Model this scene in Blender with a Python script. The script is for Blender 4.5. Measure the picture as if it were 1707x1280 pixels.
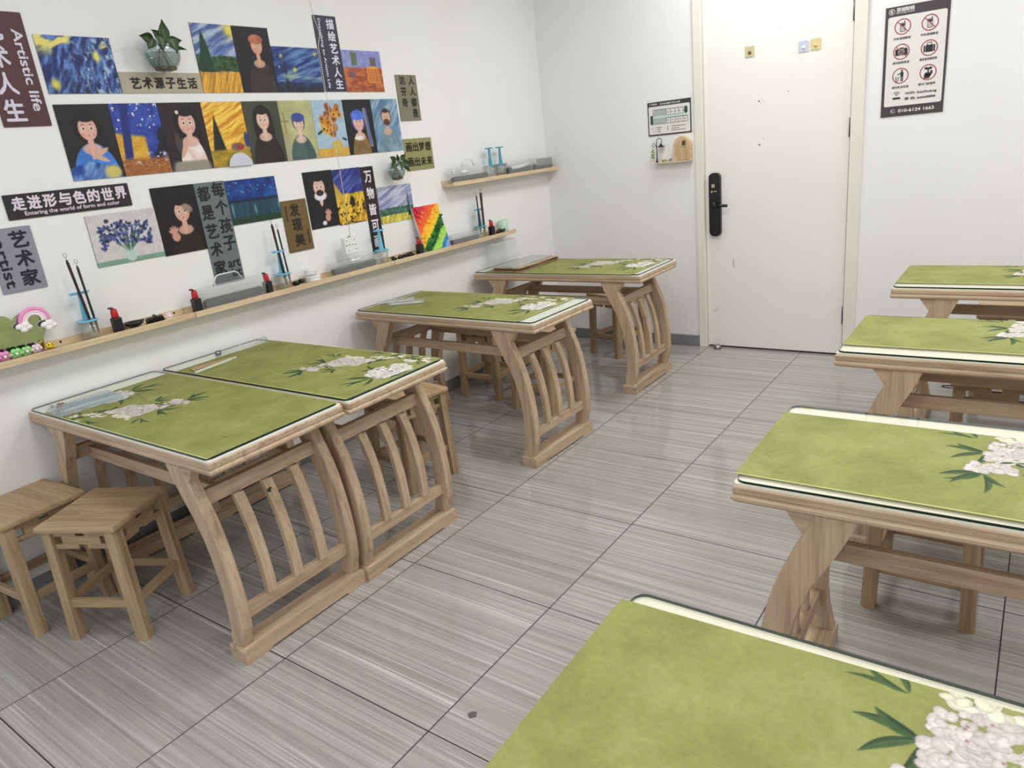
import bpy, math, random
import numpy as np
from mathutils import Vector, Matrix
PI = math.pi
D = bpy.data
for o in list(D.objects): D.objects.remove(o, do_unlink=True)
C = bpy.context.scene.collection
SC = bpy.context.scene

# ---------------------------------------------------------------- camera
cam = D.objects.new('camera', D.cameras.new('camera')); C.objects.link(cam)
cam.data.sensor_width = 36.0
cam.data.lens = 36.0*1200.05/1707.0
cam.data.clip_start = 0.02
_r = np.array([1.8490, 0.5147, -0.5181]); _th = np.linalg.norm(_r); _k = _r/_th
_K = np.array([[0,-_k[2],_k[1]],[_k[2],0,-_k[0]],[-_k[1],_k[0],0]])
_R = np.eye(3)+math.sin(_th)*_K+(1-math.cos(_th))*_K@_K
cam.matrix_world = Matrix(((_R[0][0],-_R[1][0],-_R[2][0],2.983),(_R[0][1],-_R[1][1],-_R[2][1],-1.022),(_R[0][2],-_R[1][2],-_R[2][2],1.430),(0,0,0,1)))
SC.camera = cam
# ---------------------------------------------------------------- view, world
SC.view_settings.view_transform = 'Standard'; SC.view_settings.look = 'None'
SC.view_settings.gamma = 1.0; SC.view_settings.use_curve_mapping = False
SC.view_settings.exposure = -0.15
SC.cycles.max_bounces = 8; SC.cycles.diffuse_bounces = 4; SC.cycles.glossy_bounces = 4
SC.cycles.transparent_max_bounces = 24; SC.cycles.transmission_bounces = 4
SC.cycles.caustics_reflective = False; SC.cycles.caustics_refractive = False
W = D.worlds.new('world'); SC.world = W; W.use_nodes = True
bg = W.node_tree.nodes['Background']; bg.inputs[0].default_value = (0.86,0.93,1.0,1); bg.inputs[1].default_value = 1.2
# ---------------------------------------------------------------- area lights (ceiling panels)
CEIL = 2.78
PANELS = [(1.8,0.0),(1.8,1.55),(3.7,0.0),(3.7,1.55),(1.8,-1.7),(3.7,-1.7),(1.6,3.0),(3.7,3.0)]
LP = 13.0
for i,(x,y) in enumerate(PANELS):
    l = D.lights.new('ceiling_panel_light','AREA'); l.shape='RECTANGLE'; l.size=0.58; l.size_y=0.58; l.energy=LP*(1.3 if y==1.55 else 1.1 if y==3.0 else .92); l.color=(1.0,0.985,0.96)
    o = D.objects.new('ceiling_panel_light', l); C.objects.link(o); o.location=(x,y,CEIL-0.03)

# ---------------------------------------------------------------- materials
def lin(c):
    return tuple(((v/255.0)/12.92 if v/255.0<=0.04045 else ((v/255.0+0.055)/1.055)**2.4) for v in c)
class N:
    def __init__(s, m):
        m.use_nodes=True; s.t=m.node_tree; s.t.nodes.clear()
    def n(s, typ, **kw):
        x=s.t.nodes.new(typ)
        for k,v in kw.items():
            if k in ('i',):
                for a,b in v.items(): x.inputs[a].default_value=b
            else: setattr(x,k,v)
        return x
    def l(s,a,b): s.t.links.new(a,b)
MATS={}
def mat(name, rgb, rough=0.5, spec=0.5, metal=0.0, trans=0.0, noise=0.0, nscale=20.0, alpha=1.0, coat=0.0):
    if name in MATS: return MATS[name]
    m=D.materials.new(name); g=N(m)
    out=g.n('ShaderNodeOutputMaterial'); b=g.n('ShaderNodeBsdfPrincipled')
    c=lin(rgb)
    b.inputs['Base Color'].default_value=(*c,1); b.inputs['Roughness'].default_value=rough
    b.inputs['Specular IOR Level'].default_value=spec; b.inputs['Metallic'].default_value=metal
    b.inputs['Transmission Weight'].default_value=trans; b.inputs['Coat Weight'].default_value=coat
    b.inputs['Alpha'].default_value=alpha
    nz=g.n('ShaderNodeTexNoise',i={'Scale':nscale,'Detail':4.0}); tc=g.n('ShaderNodeTexCoord'); g.l(tc.outputs['Object'],nz.inputs['Vector'])
    mx=g.n('ShaderNodeMix',data_type='RGBA',blend_type='MULTIPLY'); mx.inputs[0].default_value=1.0
    mx.inputs[6].default_value=(*c,1)
    rp=g.n('ShaderNodeMapRange',i={1:0.25,2:0.75,3:1.0-noise,4:1.0+noise*0.3}); g.l(nz.outputs['Fac'],rp.inputs[0])
    cb=g.n('ShaderNodeCombineColor'); [g.l(rp.outputs[0],cb.inputs[k]) for k in range(3)]
    g.l(cb.outputs[0],mx.inputs[7]); g.l(mx.outputs[2],b.inputs['Base Color'])
    g.l(b.outputs[0],out.inputs[0]); MATS[name]=m; return m

def clear_mat(name, tint=(245,250,248), white=0.10, refl=1.0, rough=0.08):
    m=D.materials.new(name); g=N(m); out=g.n('ShaderNodeOutputMaterial')
    tr=g.n('ShaderNodeBsdfTransparent'); tr.inputs[0].default_value=(*lin(tint),1)
    gl=g.n('ShaderNodeBsdfGlossy',i={'Roughness':rough}); df=g.n('ShaderNodeBsdfDiffuse'); df.inputs[0].default_value=(.85,.87,.88,1)
    fr=g.n('ShaderNodeFresnel',i={'IOR':1.48}); mu=g.n('ShaderNodeMath',operation='MULTIPLY'); mu.inputs[1].default_value=refl
    ge=g.n('ShaderNodeNewGeometry'); iv=g.n('ShaderNodeMath',operation='SUBTRACT'); iv.inputs[0].default_value=refl; g.l(ge.outputs['Backfacing'],iv.inputs[1]); cl=g.n('ShaderNodeMath',operation='MAXIMUM'); cl.inputs[1].default_value=0.0; g.l(iv.outputs[0],cl.inputs[0]); g.l(cl.outputs[0],mu.inputs[1])
    g.l(fr.outputs[0],mu.inputs[0])
    m1=g.n('ShaderNodeMixShader'); m1.inputs[0].default_value=white; g.l(tr.outputs[0],m1.inputs[1]); g.l(df.outputs[0],m1.inputs[2])
    m2=g.n('ShaderNodeMixShader'); g.l(mu.outputs[0],m2.inputs[0]); g.l(m1.outputs[0],m2.inputs[1]); g.l(gl.outputs[0],m2.inputs[2])
    g.l(m2.outputs[0],out.inputs[0]); return m

def wood_mat(name, axis, base=(200,178,153), dark=(158,134,110), planks=False):
    m=D.materials.new(name); g=N(m); out=g.n('ShaderNodeOutputMaterial'); b=g.n('ShaderNodeBsdfPrincipled',i={'Roughness':0.5})
    b.inputs['Specular IOR Level'].default_value=0.35
    tc=g.n('ShaderNodeTexCoord'); oi=g.n('ShaderNodeObjectInfo')
    sc=[38,38,38]; sc['xyz'.index(axis)]=2.2
    mp=g.n('ShaderNodeMapping'); mp.inputs['Scale'].default_value=sc
    ad=g.n('ShaderNodeVectorMath',operation='ADD'); g.l(tc.outputs['Object'],ad.inputs[0])
    vm=g.n('ShaderNodeVectorMath',operation='SCALE'); vm.inputs[3].default_value=7.0
    cx=g.n('ShaderNodeCombineXYZ'); [g.l(oi.outputs['Random'],cx.inputs[k]) for k in range(3)]
    g.l(cx.outputs[0],vm.inputs[0]); g.l(vm.outputs[0],ad.inputs[1]); g.l(ad.outputs[0],mp.inputs[0])
    n1=g.n('ShaderNodeTexNoise',i={'Scale':1.0,'Detail':6.0,'Roughness':0.62,'Distortion':0.25}); g.l(mp.outputs[0],n1.inputs['Vector'])
    n2=g.n('ShaderNodeTexNoise',i={'Scale':5.0,'Detail':2.0}); g.l(ad.outputs[0],n2.inputs['Vector'])
    sp=[160,160,160]; sp['xyz'.index(axis)]=7
    mp2=g.n('ShaderNodeMapping'); mp2.inputs['Scale'].default_value=sp; g.l(ad.outputs[0],mp2.inputs[0])
    n3=g.n('ShaderNodeTexNoise',i={'Scale':1.0,'Detail':3.0}); g.l(mp2.outputs[0],n3.inputs['Vector'])
    cr=g.n('ShaderNodeValToRGB'); g.l(n1.outputs['Fac'],cr.inputs[0])
    e=cr.color_ramp.elements; e[0].position=0.30; e[0].color=(*lin(dark),1); e[1].position=0.66; e[1].color=(*lin(base),1)
    x=cr.color_ramp.elements.new(0.46); x.color=(*lin(tuple(int(a*.72+d*.28) for a,d in zip(base,dark))),1)
    # pinkish / yellowish drift between boards
    mx=g.n('ShaderNodeMix',data_type='RGBA',blend_type='MULTIPLY'); mx.inputs[0].default_value=0.75
    c2=g.n('ShaderNodeValToRGB'); g.l(n2.outputs['Fac'],c2.inputs[0])
    c2.color_ramp.elements[0].position=.35; c2.color_ramp.elements[0].color=(1.0,0.94,0.90,1); c2.color_ramp.elements[1].position=.65; c2.color_ramp.elements[1].color=(1.0,1.0,0.92,1)
    g.l(cr.outputs[0],mx.inputs[6]); g.l(c2.outputs[0],mx.inputs[7])
    m3=g.n('ShaderNodeMix',data_type='RGBA',blend_type='MULTIPLY'); m3.inputs[0].default_value=0.5
    c3=g.n('ShaderNodeValToRGB'); g.l(n3.outputs['Fac'],c3.inputs[0]); c3.color_ramp.elements[0].position=.35; c3.color_ramp.elements[0].color=(.72,.70,.68,1); c3.color_ramp.elements[1].position=.55; c3.color_ramp.elements[1].color=(1,1,1,1)
    g.l(mx.outputs[2],m3.inputs[6]); g.l(c3.outputs[0],m3.inputs[7]); col=m3.outputs[2]
    if planks:
        bk=g.n('ShaderNodeTexBrick',i={'Scale':1.0,'Mortar Size':0.0,'Brick Width':0.19,'Row Height':0.042}); bk.offset=0.37
        bk.inputs['Color1'].default_value=(1.0,.98,.93,1); bk.inputs['Color2'].default_value=(.78,.73,.68,1); bk.inputs['Mortar'].default_value=(.7,.65,.6,1)
        bk.inputs['Bias'].default_value=-0.2
        g.l(ad.outputs[0],bk.inputs['Vector'])
        m4=g.n('ShaderNodeMix',data_type='RGBA',blend_type='MULTIPLY'); m4.inputs[0].default_value=0.75; g.l(col,m4.inputs[6]); g.l(bk.outputs['Color'],m4.inputs[7]); col=m4.outputs[2]
    g.l(col,b.inputs['Base Color']); g.l(b.outputs[0],out.inputs[0]); return m
WX=wood_mat('table_wood_x','x'); WY=wood_mat('table_wood_y','y'); WZ=wood_mat('table_wood_z','z')
SB=(184,161,130); SD=(142,118,90)
SX=wood_mat('stool_wood_x','x',SB,SD); SY=wood_mat('stool_wood_y','y',SB,SD); SZ=wood_mat('stool_wood_z','z',SB,SD); SEAT=wood_mat('stool_seat_wood','x',(196,172,140),(162,136,106),True)
PINE=wood_mat('pale_pine','y',(226,206,176),(196,168,132)); PINEX=wood_mat('pale_pine_x','x',(226,206,176),(196,168,132))

def wall_mat():
    m=D.materials.new('white_wall_paint'); g=N(m); out=g.n('ShaderNodeOutputMaterial'); b=g.n('ShaderNodeBsdfPrincipled',i={'Roughness':0.55})
    b.inputs['Specular IOR Level'].default_value=0.25
    tc=g.n('ShaderNodeTexCoord'); nz=g.n('ShaderNodeTexNoise',i={'Scale':1.4,'Detail':5.0,'Roughness':0.6}); g.l(tc.outputs['Object'],nz.inputs['Vector'])
    cr=g.n('ShaderNodeValToRGB'); g.l(nz.outputs['Fac'],cr.inputs[0]); e=cr.color_ramp.elements
    e[0].position=.3; e[0].color=(*lin((236,235,234)),1); e[1].position=.7; e[1].color=(*lin((240,240,240)),1)
    g.l(cr.outputs[0],b.inputs['Base Color'])
    n2=g.n('ShaderNodeTexNoise',i={'Scale':220.0,'Detail':2.0}); g.l(tc.outputs['Object'],n2.inputs['Vector'])
    bp=g.n('ShaderNodeBump',i={'Strength':0.04,'Distance':0.002}); g.l(n2.outputs['Fac'],bp.inputs['Height']); g.l(bp.outputs[0],b.inputs['Normal'])
    g.l(b.outputs[0],out.inputs[0]); return m
WALL=wall_mat()
def floor_mat():
    m=D.materials.new('streaked_grey_floor_tile'); g=N(m); out=g.n('ShaderNodeOutputMaterial'); b=g.n('ShaderNodeBsdfPrincipled')
    b.inputs['Specular IOR Level'].default_value=0.5
    tc=g.n('ShaderNodeTexCoord'); sp=g.n('ShaderNodeSeparateXYZ'); g.l(tc.outputs['Object'],sp.inputs[0])
    TX,TY=0.6,0.5953
    def mth(op,a,bv=None):
        x=g.n('ShaderNodeMath',operation=op)
        if hasattr(a,'is_linked') or not isinstance(a,(int,float)): g.l(a,x.inputs[0])
        else: x.inputs[0].default_value=a
        if bv is not None:
            if isinstance(bv,(int,float)): x.inputs[1].default_value=bv
            else: g.l(bv,x.inputs[1])
        return x.outputs[0]
    fx=mth('DIVIDE',sp.outputs[0],TX); fy=mth('DIVIDE',sp.outputs[1],TY)
    ix=mth('FLOOR',fx); iy=mth('FLOOR',fy)
    gx=mth('ABSOLUTE',mth('SUBTRACT',mth('SUBTRACT',fx,ix),0.5)); gy=mth('ABSOLUTE',mth('SUBTRACT',mth('SUBTRACT',fy,iy),0.5))
    gm=mth('GREATER_THAN',mth('MAXIMUM',gx,gy),0.5-0.0019/TX)
    seed=mth('ADD',mth('MULTIPLY',ix,3.71),mth('MULTIPLY',iy,7.93))
    def streak(sx,sy,det,dist,off):
        cx=g.n('ShaderNodeCombineXYZ'); g.l(mth('MULTIPLY',sp.outputs[0],sx),cx.inputs[0]); g.l(mth('MULTIPLY',sp.outputs[1],sy),cx.inputs[1]); g.l(mth('ADD',seed,off),cx.inputs[2])
        n=g.n('ShaderNodeTexNoise',i={'Scale':1.0,'Detail':det,'Roughness':0.6,'Distortion':dist}); g.l(cx.outputs[0],n.inputs['Vector']); return n.outputs['Fac']
    s1=streak(0.7,80,5.0,0.3,0.0); s2=streak(0.9,105,3.0,0.3,11.3); s3=streak(1.2,14,2.0,0.3,5.1)
    r1=g.n('ShaderNodeValToRGB'); g.l(s1,r1.inputs[0]); e=r1.color_ramp.elements
    e[0].position=.27; e[0].color=(*lin((143,140,136)),1); e[1].position=.72; e[1].color=(*lin((184,183,181)),1)
    x=e.new(.5); x.color=(*lin((163,160,157)),1)
    r3=g.n('ShaderNodeValToRGB'); g.l(s3,r3.inputs[0]); r3.color_ramp.elements[0].position=.35; r3.color_ramp.elements[0].color=(.95,.93,.93,1); r3.color_ramp.elements[1].position=.65; r3.color_ramp.elements[1].color=(1.0,1.0,.985,1)
    m1=g.n('ShaderNodeMix',data_type='RGBA',blend_type='MULTIPLY'); m1.inputs[0].default_value=1; g.l(r1.outputs[0],m1.inputs[6]); g.l(r3.outputs[0],m1.inputs[7])
    r2=g.n('ShaderNodeMapRange',i={1:.60,2:.70,3:0.0,4:0.55}); g.l(s2,r2.inputs[0])
    m2=g.n('ShaderNodeMix',data_type='RGBA'); g.l(r2.outputs[0],m2.inputs[0]); g.l(m1.outputs[2],m2.inputs[6]); m2.inputs[7].default_value=(*lin((222,221,220)),1)
    r4=g.n('ShaderNodeMapRange',i={1:.32,2:.42,3:0.30,4:0.0}); g.l(s2,r4.inputs[0])
    m4=g.n('ShaderNodeMix',data_type='RGBA'); g.l(r4.outputs[0],m4.inputs[0]); g.l(m2.outputs[2],m4.inputs[6]); m4.inputs[7].default_value=(*lin((112,103,102)),1)
    m3=g.n('ShaderNodeMix',data_type='RGBA'); g.l(gm,m3.inputs[0]); g.l(m4.outputs[2],m3.inputs[6]); m3.inputs[7].default_value=(*lin((44,42,42)),1)
    g.l(m3.outputs[2],b.inputs['Base Color'])
    rr=g.n('ShaderNodeMapRange',i={1:0,2:1,3:0.10,4:0.7}); g.l(gm,rr.inputs[0]); g.l(rr.outputs[0],b.inputs['Roughness'])
    g.l(b.outputs[0],out.inputs[0]); return m
FLOOR=floor_mat()

def vcol_mat(name, rough=0.45, spec=0.4):
    m=D.materials.new(name); g=N(m); out=g.n('ShaderNodeOutputMaterial'); b=g.n('ShaderNodeBsdfPrincipled',i={'Roughness':rough}); b.inputs['Specular IOR Level'].default_value=spec
    a=g.n('ShaderNodeAttribute'); a.attribute_name='print'; g.l(a.outputs['Color'],b.inputs['Base Color']); g.l(b.outputs[0],out.inputs[0]); return m
PRINT=vcol_mat('printed_board')
def green_mat():
    m=D.materials.new('olive_green_printed_mat'); g=N(m); out=g.n('ShaderNodeOutputMaterial'); b=g.n('ShaderNodeBsdfPrincipled',i={'Roughness':0.62}); b.inputs['Specular IOR Level'].default_value=0.3
    tc=g.n('ShaderNodeTexCoord')
    n1=g.n('ShaderNodeTexNoise',i={'Scale':6.5,'Detail':7.0,'Roughness':0.68,'Distortion':0.3}); g.l(tc.outputs['Object'],n1.inputs['Vector'])
    cr=g.n('ShaderNodeValToRGB'); g.l(n1.outputs['Fac'],cr.inputs[0]); e=cr.color_ramp.elements
    e[0].position=.30; e[0].color=(*lin((124,130,66)),1); e[1].position=.72; e[1].color=(*lin((158,163,98)),1); x=e.new(.5); x.color=(*lin((142,148,80)),1)
    n2=g.n('ShaderNodeTexNoise',i={'Scale':90.0,'Detail':3.0,'Roughness':0.7}); g.l(tc.outputs['Object'],n2.inputs['Vector'])
    mr=g.n('ShaderNodeMapRange',i={1:.3,2:.7,3:.85,4:1.0}); g.l(n2.outputs['Fac'],mr.inputs[0]); cb=g.n('ShaderNodeCombineColor'); [g.l(mr.outputs[0],cb.inputs[k]) for k in range(3)]
    mm=g.n('ShaderNodeMix',data_type='RGBA',blend_type='MULTIPLY'); mm.inputs[0].default_value=1; g.l(cr.outputs[0],mm.inputs[6]); g.l(cb.outputs[0],mm.inputs[7])
    a=g.n('ShaderNodeAttribute'); a.attribute_name='print'
    mx=g.n('ShaderNodeMix',data_type='RGBA'); g.l(a.outputs['Alpha'],mx.inputs[0]); g.l(mm.outputs[2],mx.inputs[6]); g.l(a.outputs['Color'],mx.inputs[7])
    g.l(mx.outputs[2],b.inputs['Base Color']); g.l(b.outputs[0],out.inputs[0]); return m
GREEN=green_mat()
WHITE=mat('white_sheet',(238,237,226),0.5,noise=.03); CREAM=mat('cream_sheet',(232,226,205),0.5,noise=.04,nscale=8)
MATEDGE=mat('mat_edge',(214,222,150),0.6)
DOORM=mat('cream_door_paint',(240,239,234),0.38,spec=.4,noise=.03,nscale=2.5); JAMB=mat('cream_jamb_paint',(232,229,219),0.4,noise=.03,nscale=5)
BASEB=mat('grey_baseboard',(128,132,136),0.35,noise=.08,nscale=9)
DARK=mat('dark_gap',(30,30,32),0.7)
BLACK=mat('black_plastic',(22,22,25),0.35); BLACKG=mat('glossy_black',(14,14,16),0.15); RED=mat('red_cap',(188,22,32),0.3)
STEEL=mat('steel',(150,150,152),0.3,metal=1.0); HINGE=mat('hinge_grey',(98,98,96),0.4,metal=.6)
BLUE=mat('sky_blue_plastic',(118,190,222),0.35); TEAL=mat('teal_plastic',(78,160,186),0.35)
GEDGE=mat('dark_green_glass_edge',(16,44,36),0.12)
GLASS=clear_mat('table_glass',(250,253,251),0.03,1.0,0.02)
CLEAR=clear_mat('clear_plastic',(253,254,254),0.17,1.1,0.15); CUPM=clear_mat('clear_cup',(252,254,254),0.06,1.2,0.06); VASE=clear_mat('vase_glass',(236,243,247),0.05,1.3,0.04)
FELT=mat('dark_grey_felt',(50,53,59),0.85,noise=.2,nscale=60); WHITEP=mat('white_plastic',(235,235,235),0.35)
LEAF=mat('pothos_leaf',(44,74,30),0.35,noise=.35,nscale=40); STEM=mat('plant_stem',(70,92,48),0.5); WATER=clear_mat('murky_water',(214,224,214),0.06,0.5,0.05)
MIRROR=mat('mirror',(225,228,228),0.02,metal=1.0)
HANDLEW=mat('milky_handle',(222,226,226),0.35)

# ---------------------------------------------------------------- mesh building
class MB:
    def __init__(s): s.v=[]; s.f=[]; s.m=[]; s.sm=[]
    def add(s, vs, fs, mi=0, M=None, smooth=False):
        o=len(s.v)
        for p in vs:
            p=Vector(p)
            if M is not None: p=M@p
            s.v.append((p.x,p.y,p.z))
        for f in fs: s.f.append(tuple(i+o for i in f)); s.m.append(mi); s.sm.append(smooth)
        return s
    def box(s,x0,x1,y0,y1,z0,z1,mi=0,M=None,b=0.0):
        if b<=0:
            vs=[(x,y,z) for z in (z0,z1) for y in (y0,y1) for x in (x0,x1)]
            return s.add(vs,[(0,2,3,1),(4,5,7,6),(0,1,5,4),(2,6,7,3),(0,4,6,2),(1,3,7,5)],mi,M)
        import bmesh
        bm=bmesh.new(); bmesh.ops.create_cube(bm,size=1.0)
        for v in bm.verts: v.co=Vector(((x0+x1)/2+v.co.x*(x1-x0),(y0+y1)/2+v.co.y*(y1-y0),(z0+z1)/2+v.co.z*(z1-z0)))
        bmesh.ops.bevel(bm,geom=bm.edges[:],offset=b,segments=2,affect='EDGES',profile=0.6)
        bm.verts.index_update(); vs=[v.co.copy() for v in bm.verts]; fs=[[v.index for v in f.verts] for f in bm.faces]; bm.free()
        return s.add(vs,fs,mi,M)
    def prism(s,poly,axis,a,b,mi=0,M=None):
        # poly: 2D list; axis 'x': (y,z) ; 'y': (x,z) ; 'z': (x,y)
        def P(p,t): return (t,p[0],p[1]) if axis=='x' else ((p[0],t,p[1]) if axis=='y' else (p[0],p[1],t))
        n=len(poly); vs=[P(p,a) for p in poly]+[P(p,b) for p in poly]
        ar=sum(poly[i][0]*poly[(i+1)%n][1]-poly[(i+1)%n][0]*poly[i][1] for i in range(n))
        if axis=='y': ar=-ar
        fs=[(i,(i+1)%n,n+(i+1)%n,n+i) for i in range(n)]; A=tuple(range(n))[::-1]; B=tuple(range(n,2*n))
        if ar<0: fs=[f[::-1] for f in fs]; A=A[::-1]; B=B[::-1]
        s.add(vs,fs+[A,B],mi,M); return s
    def tube(s,pts,r,n=10,mi=0,M=None,cap=True):
        pts=[Vector(p) for p in pts]; rs=r if isinstance(r,(list,tuple)) else [r]*len(pts)
        vs=[];fs=[]; prev=None
        for i,p in enumerate(pts):
            t=(pts[min(i+1,len(pts)-1)]-pts[max(i-1,0)]).normalized()
            u=prev if prev is not None else Vector((0,0,1)) if abs(t.z)<.9 else Vector((1,0,0))
            u=(u-t*u.dot(t)).normalized(); prev=u; w=t.cross(u)
            for k in range(n):
                a=2*PI*k/n; vs.append(p+(u*math.cos(a)+w*math.sin(a))*rs[i])
        for i in range(len(pts)-1):
            for k in range(n):
                fs.append((i*n+k,i*n+(k+1)%n,(i+1)*n+(k+1)%n,(i+1)*n+k))
        if cap: fs.append(tuple(range(n))[::-1]); fs.append(tuple((len(pts)-1)*n+k for k in range(n)))
        return s.add(vs,fs,mi,M,True)
    def lathe(s,prof,c=(0,0,0),n=24,mi=0,M=None,closed=False):
        vs=[];fs=[]
        for r,z in prof:
            for k in range(n):
                a=2*PI*k/n; vs.append((c[0]+r*math.cos(a),c[1]+r*math.sin(a),c[2]+z))
        for i in range(len(prof)-1):
            for k in range(n): fs.append((i*n+k,i*n+(k+1)%n,(i+1)*n+(k+1)%n,(i+1)*n+k))
        if closed: fs.append(tuple(range(n))[::-1]); fs.append(tuple((len(prof)-1)*n+k for k in range(n)))
        return s.add(vs,fs,mi,M,True)
    def ball(s,c,r,mi=0,n=12,M=None):
        if not isinstance(r,(tuple,list)): r=(r,r,r)
        vs=[];fs=[]; h=n//2
        for i in range(h+1):
            th=PI*i/h
            for k in range(n):
                a=2*PI*k/n; vs.append((c[0]+r[0]*math.sin(th)*math.cos(a),c[1]+r[1]*math.sin(th)*math.sin(a),c[2]-r[2]*math.cos(th)))
        for i in range(h):
            for k in range(n): fs.append((i*n+k,i*n+(k+1)%n,(i+1)*n+(k+1)%n,(i+1)*n+k))
        return s.add(vs,fs,mi,M,True)
    def mesh(s,name,mats):
        me=D.meshes.new(name); me.from_pydata(s.v,[],s.f)
        for m in (mats if isinstance(mats,(list,tuple)) else [mats]): me.materials.append(m)
        me.polygons.foreach_set('material_index',s.m); me.polygons.foreach_set('use_smooth',s.sm); me.update(); return me
    def build(s,name,mats,parent=None):
        return put(name,s.mesh(name,mats),parent)
def put(name,me,parent=None):
    o=D.objects.new(name,me); C.objects.link(o)
    if parent is not None: o.parent=parent
    return o
def tag(o,label=None,cat=None,group=None,kind=None):
    if label: o['label']=label
    if cat: o['category']=cat
    if group: o['group']=group
    if kind: o['kind']=kind
    return o
def thing(name,label,cat,loc=(0,0,0),rz=0,group=None):
    o=D.objects.new(name,None); C.objects.link(o); o.location=loc; o.rotation_euler=(0,0,rz); o.empty_display_size=.05
    return tag(o,label,cat,group)
def copy_tree(o,loc,rz,label,group=None):
    r=o.copy(); C.objects.link(r); r.location=loc; r.rotation_euler=(0,0,rz); r['label']=label
    if group: r['group']=group
    for ch in list(o.children):
        c=ch.copy(); C.objects.link(c); c.parent=r
        for g in ch.children:
            d=g.copy(); C.objects.link(d); d.parent=c
    return r
def struct(name,mb,mats,parent=None):
    o=mb.build(name,mats,parent)
    if parent is None: o['kind']='structure'
    return o
def rrect(x0,x1,y0,y1,r,n=5):
    P=[]
    for cx,cy,a0 in ((x1-r,y0+r,-PI/2),(x1-r,y1-r,0),(x0+r,y1-r,PI/2),(x0+r,y0+r,PI)):
        for k in range(n+1):
            a=a0+PI/2*k/n; P.append((cx+r*math.cos(a),cy+r*math.sin(a)))
    return P

# text -> mesh
DG=None
def text_mesh(s,size,off=0.0,depth=0.0,align='CENTER',spacing=1.0,line=1.0):
    cu=D.curves.new('lettering','FONT'); cu.body=s; cu.size=size; cu.offset=off; cu.extrude=depth; cu.align_x=align; cu.align_y='CENTER'; cu.space_character=spacing; cu.space_line=line; cu.resolution_u=3
    o=D.objects.new('lettering_tmp',cu); C.objects.link(o); bpy.context.view_layer.update()
    me=D.meshes.new_from_object(o.evaluated_get(bpy.context.evaluated_depsgraph_get()))
    D.objects.remove(o,do_unlink=True); vs=[v.co.copy() for v in me.vertices]; fs=[tuple(p.vertices) for p in me.polygons]; D.meshes.remove(me); return vs,fs
def glyph(mb,s,size,M,off=0.0,fit=None,mi=0,**kw):
    vs,fs=text_mesh(s,size,0.0,**kw)
    if not vs: return
    if fit:   # fit=(w,h) box centred
        xs=[v.x for v in vs]; ys=[v.y for v in vs]; cx=(min(xs)+max(xs))/2; cy=(min(ys)+max(ys))/2
        sx=fit[0]/max(max(xs)-min(xs),1e-6) if fit[0] else 1; sy=fit[1]/max(max(ys)-min(ys),1e-6) if fit[1] else (sx if fit[0] else 1)
        if not fit[0]: sx=sy
        if off:
            w_,h_=(max(xs)-min(xs))*sx,(max(ys)-min(ys))*sy; sx*=max(.5,(w_-2*off)/w_); sy*=max(.5,(h_-2*off)/h_)
        vs=[Vector(((v.x-cx)*sx,(v.y-cy)*sy,v.z)) for v in vs]
    if off:
        for k in range(6 if off<.001 else 8):
            n_=6 if off<.001 else 8; dx,dy=off*math.cos(2*PI*k/n_),off*math.sin(2*PI*k/n_); mb.add([Vector((v.x+dx,v.y+dy,v.z+.0001+.00012*k)) for v in vs],fs,mi,M)
    mb.add([Vector((v.x,v.y,v.z+.0011)) for v in vs] if off else vs,fs,mi,M)
# frame on the left wall: local x -> +y, local y -> +z, normal +x
def ML(y,z,x=0.0,rot=0.0): return Matrix.Translation((x,y,z))@Matrix(((0,0,1,0),(1,0,0,0),(0,1,0,0),(0,0,0,1)))@Matrix.Rotation(rot,4,'Z')
# frame on the far wall: local x -> +x, local y -> +z, normal -y
def MF(x,z,y=3.585,rot=0.0): return Matrix.Translation((x,y,z))@Matrix(((1,0,0,0),(0,0,-1,0),(0,1,0,0),(0,0,0,1)))@Matrix.Rotation(rot,4,'Z')

# ================================================================ room shell
YF=3.585
struct('floor',MB().box(-0.1,5.0,-3.2,3.75,-0.1,0.0),FLOOR)
struct('wall_left',MB().box(-0.12,0.0,-3.2,3.75,0.0,2.9),WALL)
struct('wall_far',MB().box(0.0,1.136,YF,YF+.14,0,2.9).box(2.112,5.0,YF,YF+.14,0,2.9).box(1.136,2.112,YF,YF+.14,2.26,2.9),WALL)
struct('wall_right',MB().box(4.88,5.0,-3.2,YF,0,2.9),WALL)
struct('ceiling',MB().box(-0.1,5.0,-3.2,3.75,CEIL,CEIL+.12),mat('ceiling_white',(238,238,236),.7))
for nm,mb in (('baseboard_left',MB().box(0,.011,-3.2,YF,0,.074,b=.002)),('baseboard_far',MB().box(.011,1.136,YF-.011,YF,0,.074,b=.002).box(2.112,4.88,YF-.011,YF,0,.074,b=.002))):
    struct(nm,mb,BASEB)
struct('trim_1',MB().box(1.136,1.188,YF-.018,YF+.1,0,2.26,b=.003).box(1.188,1.193,YF+.012,YF+.1,0,2.2).box(2.046,2.112,YF-.018,YF+.1,0,2.26,b=.003).box(1.188,2.046,YF-.018,YF+.1,2.2,2.26,b=.003),JAMB)
struct('door_gap_shade',MB().box(1.188,2.046,YF+.04,YF+.1,0,2.2),DARK)  # dark slab behind the leaf, its colour standing in for shade in the gaps
door=struct('door_1',MB().box(1.195,2.040,YF+.004,YF+.04,0.012,2.196,b=.002),DOORM)
hi=MB()
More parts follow.
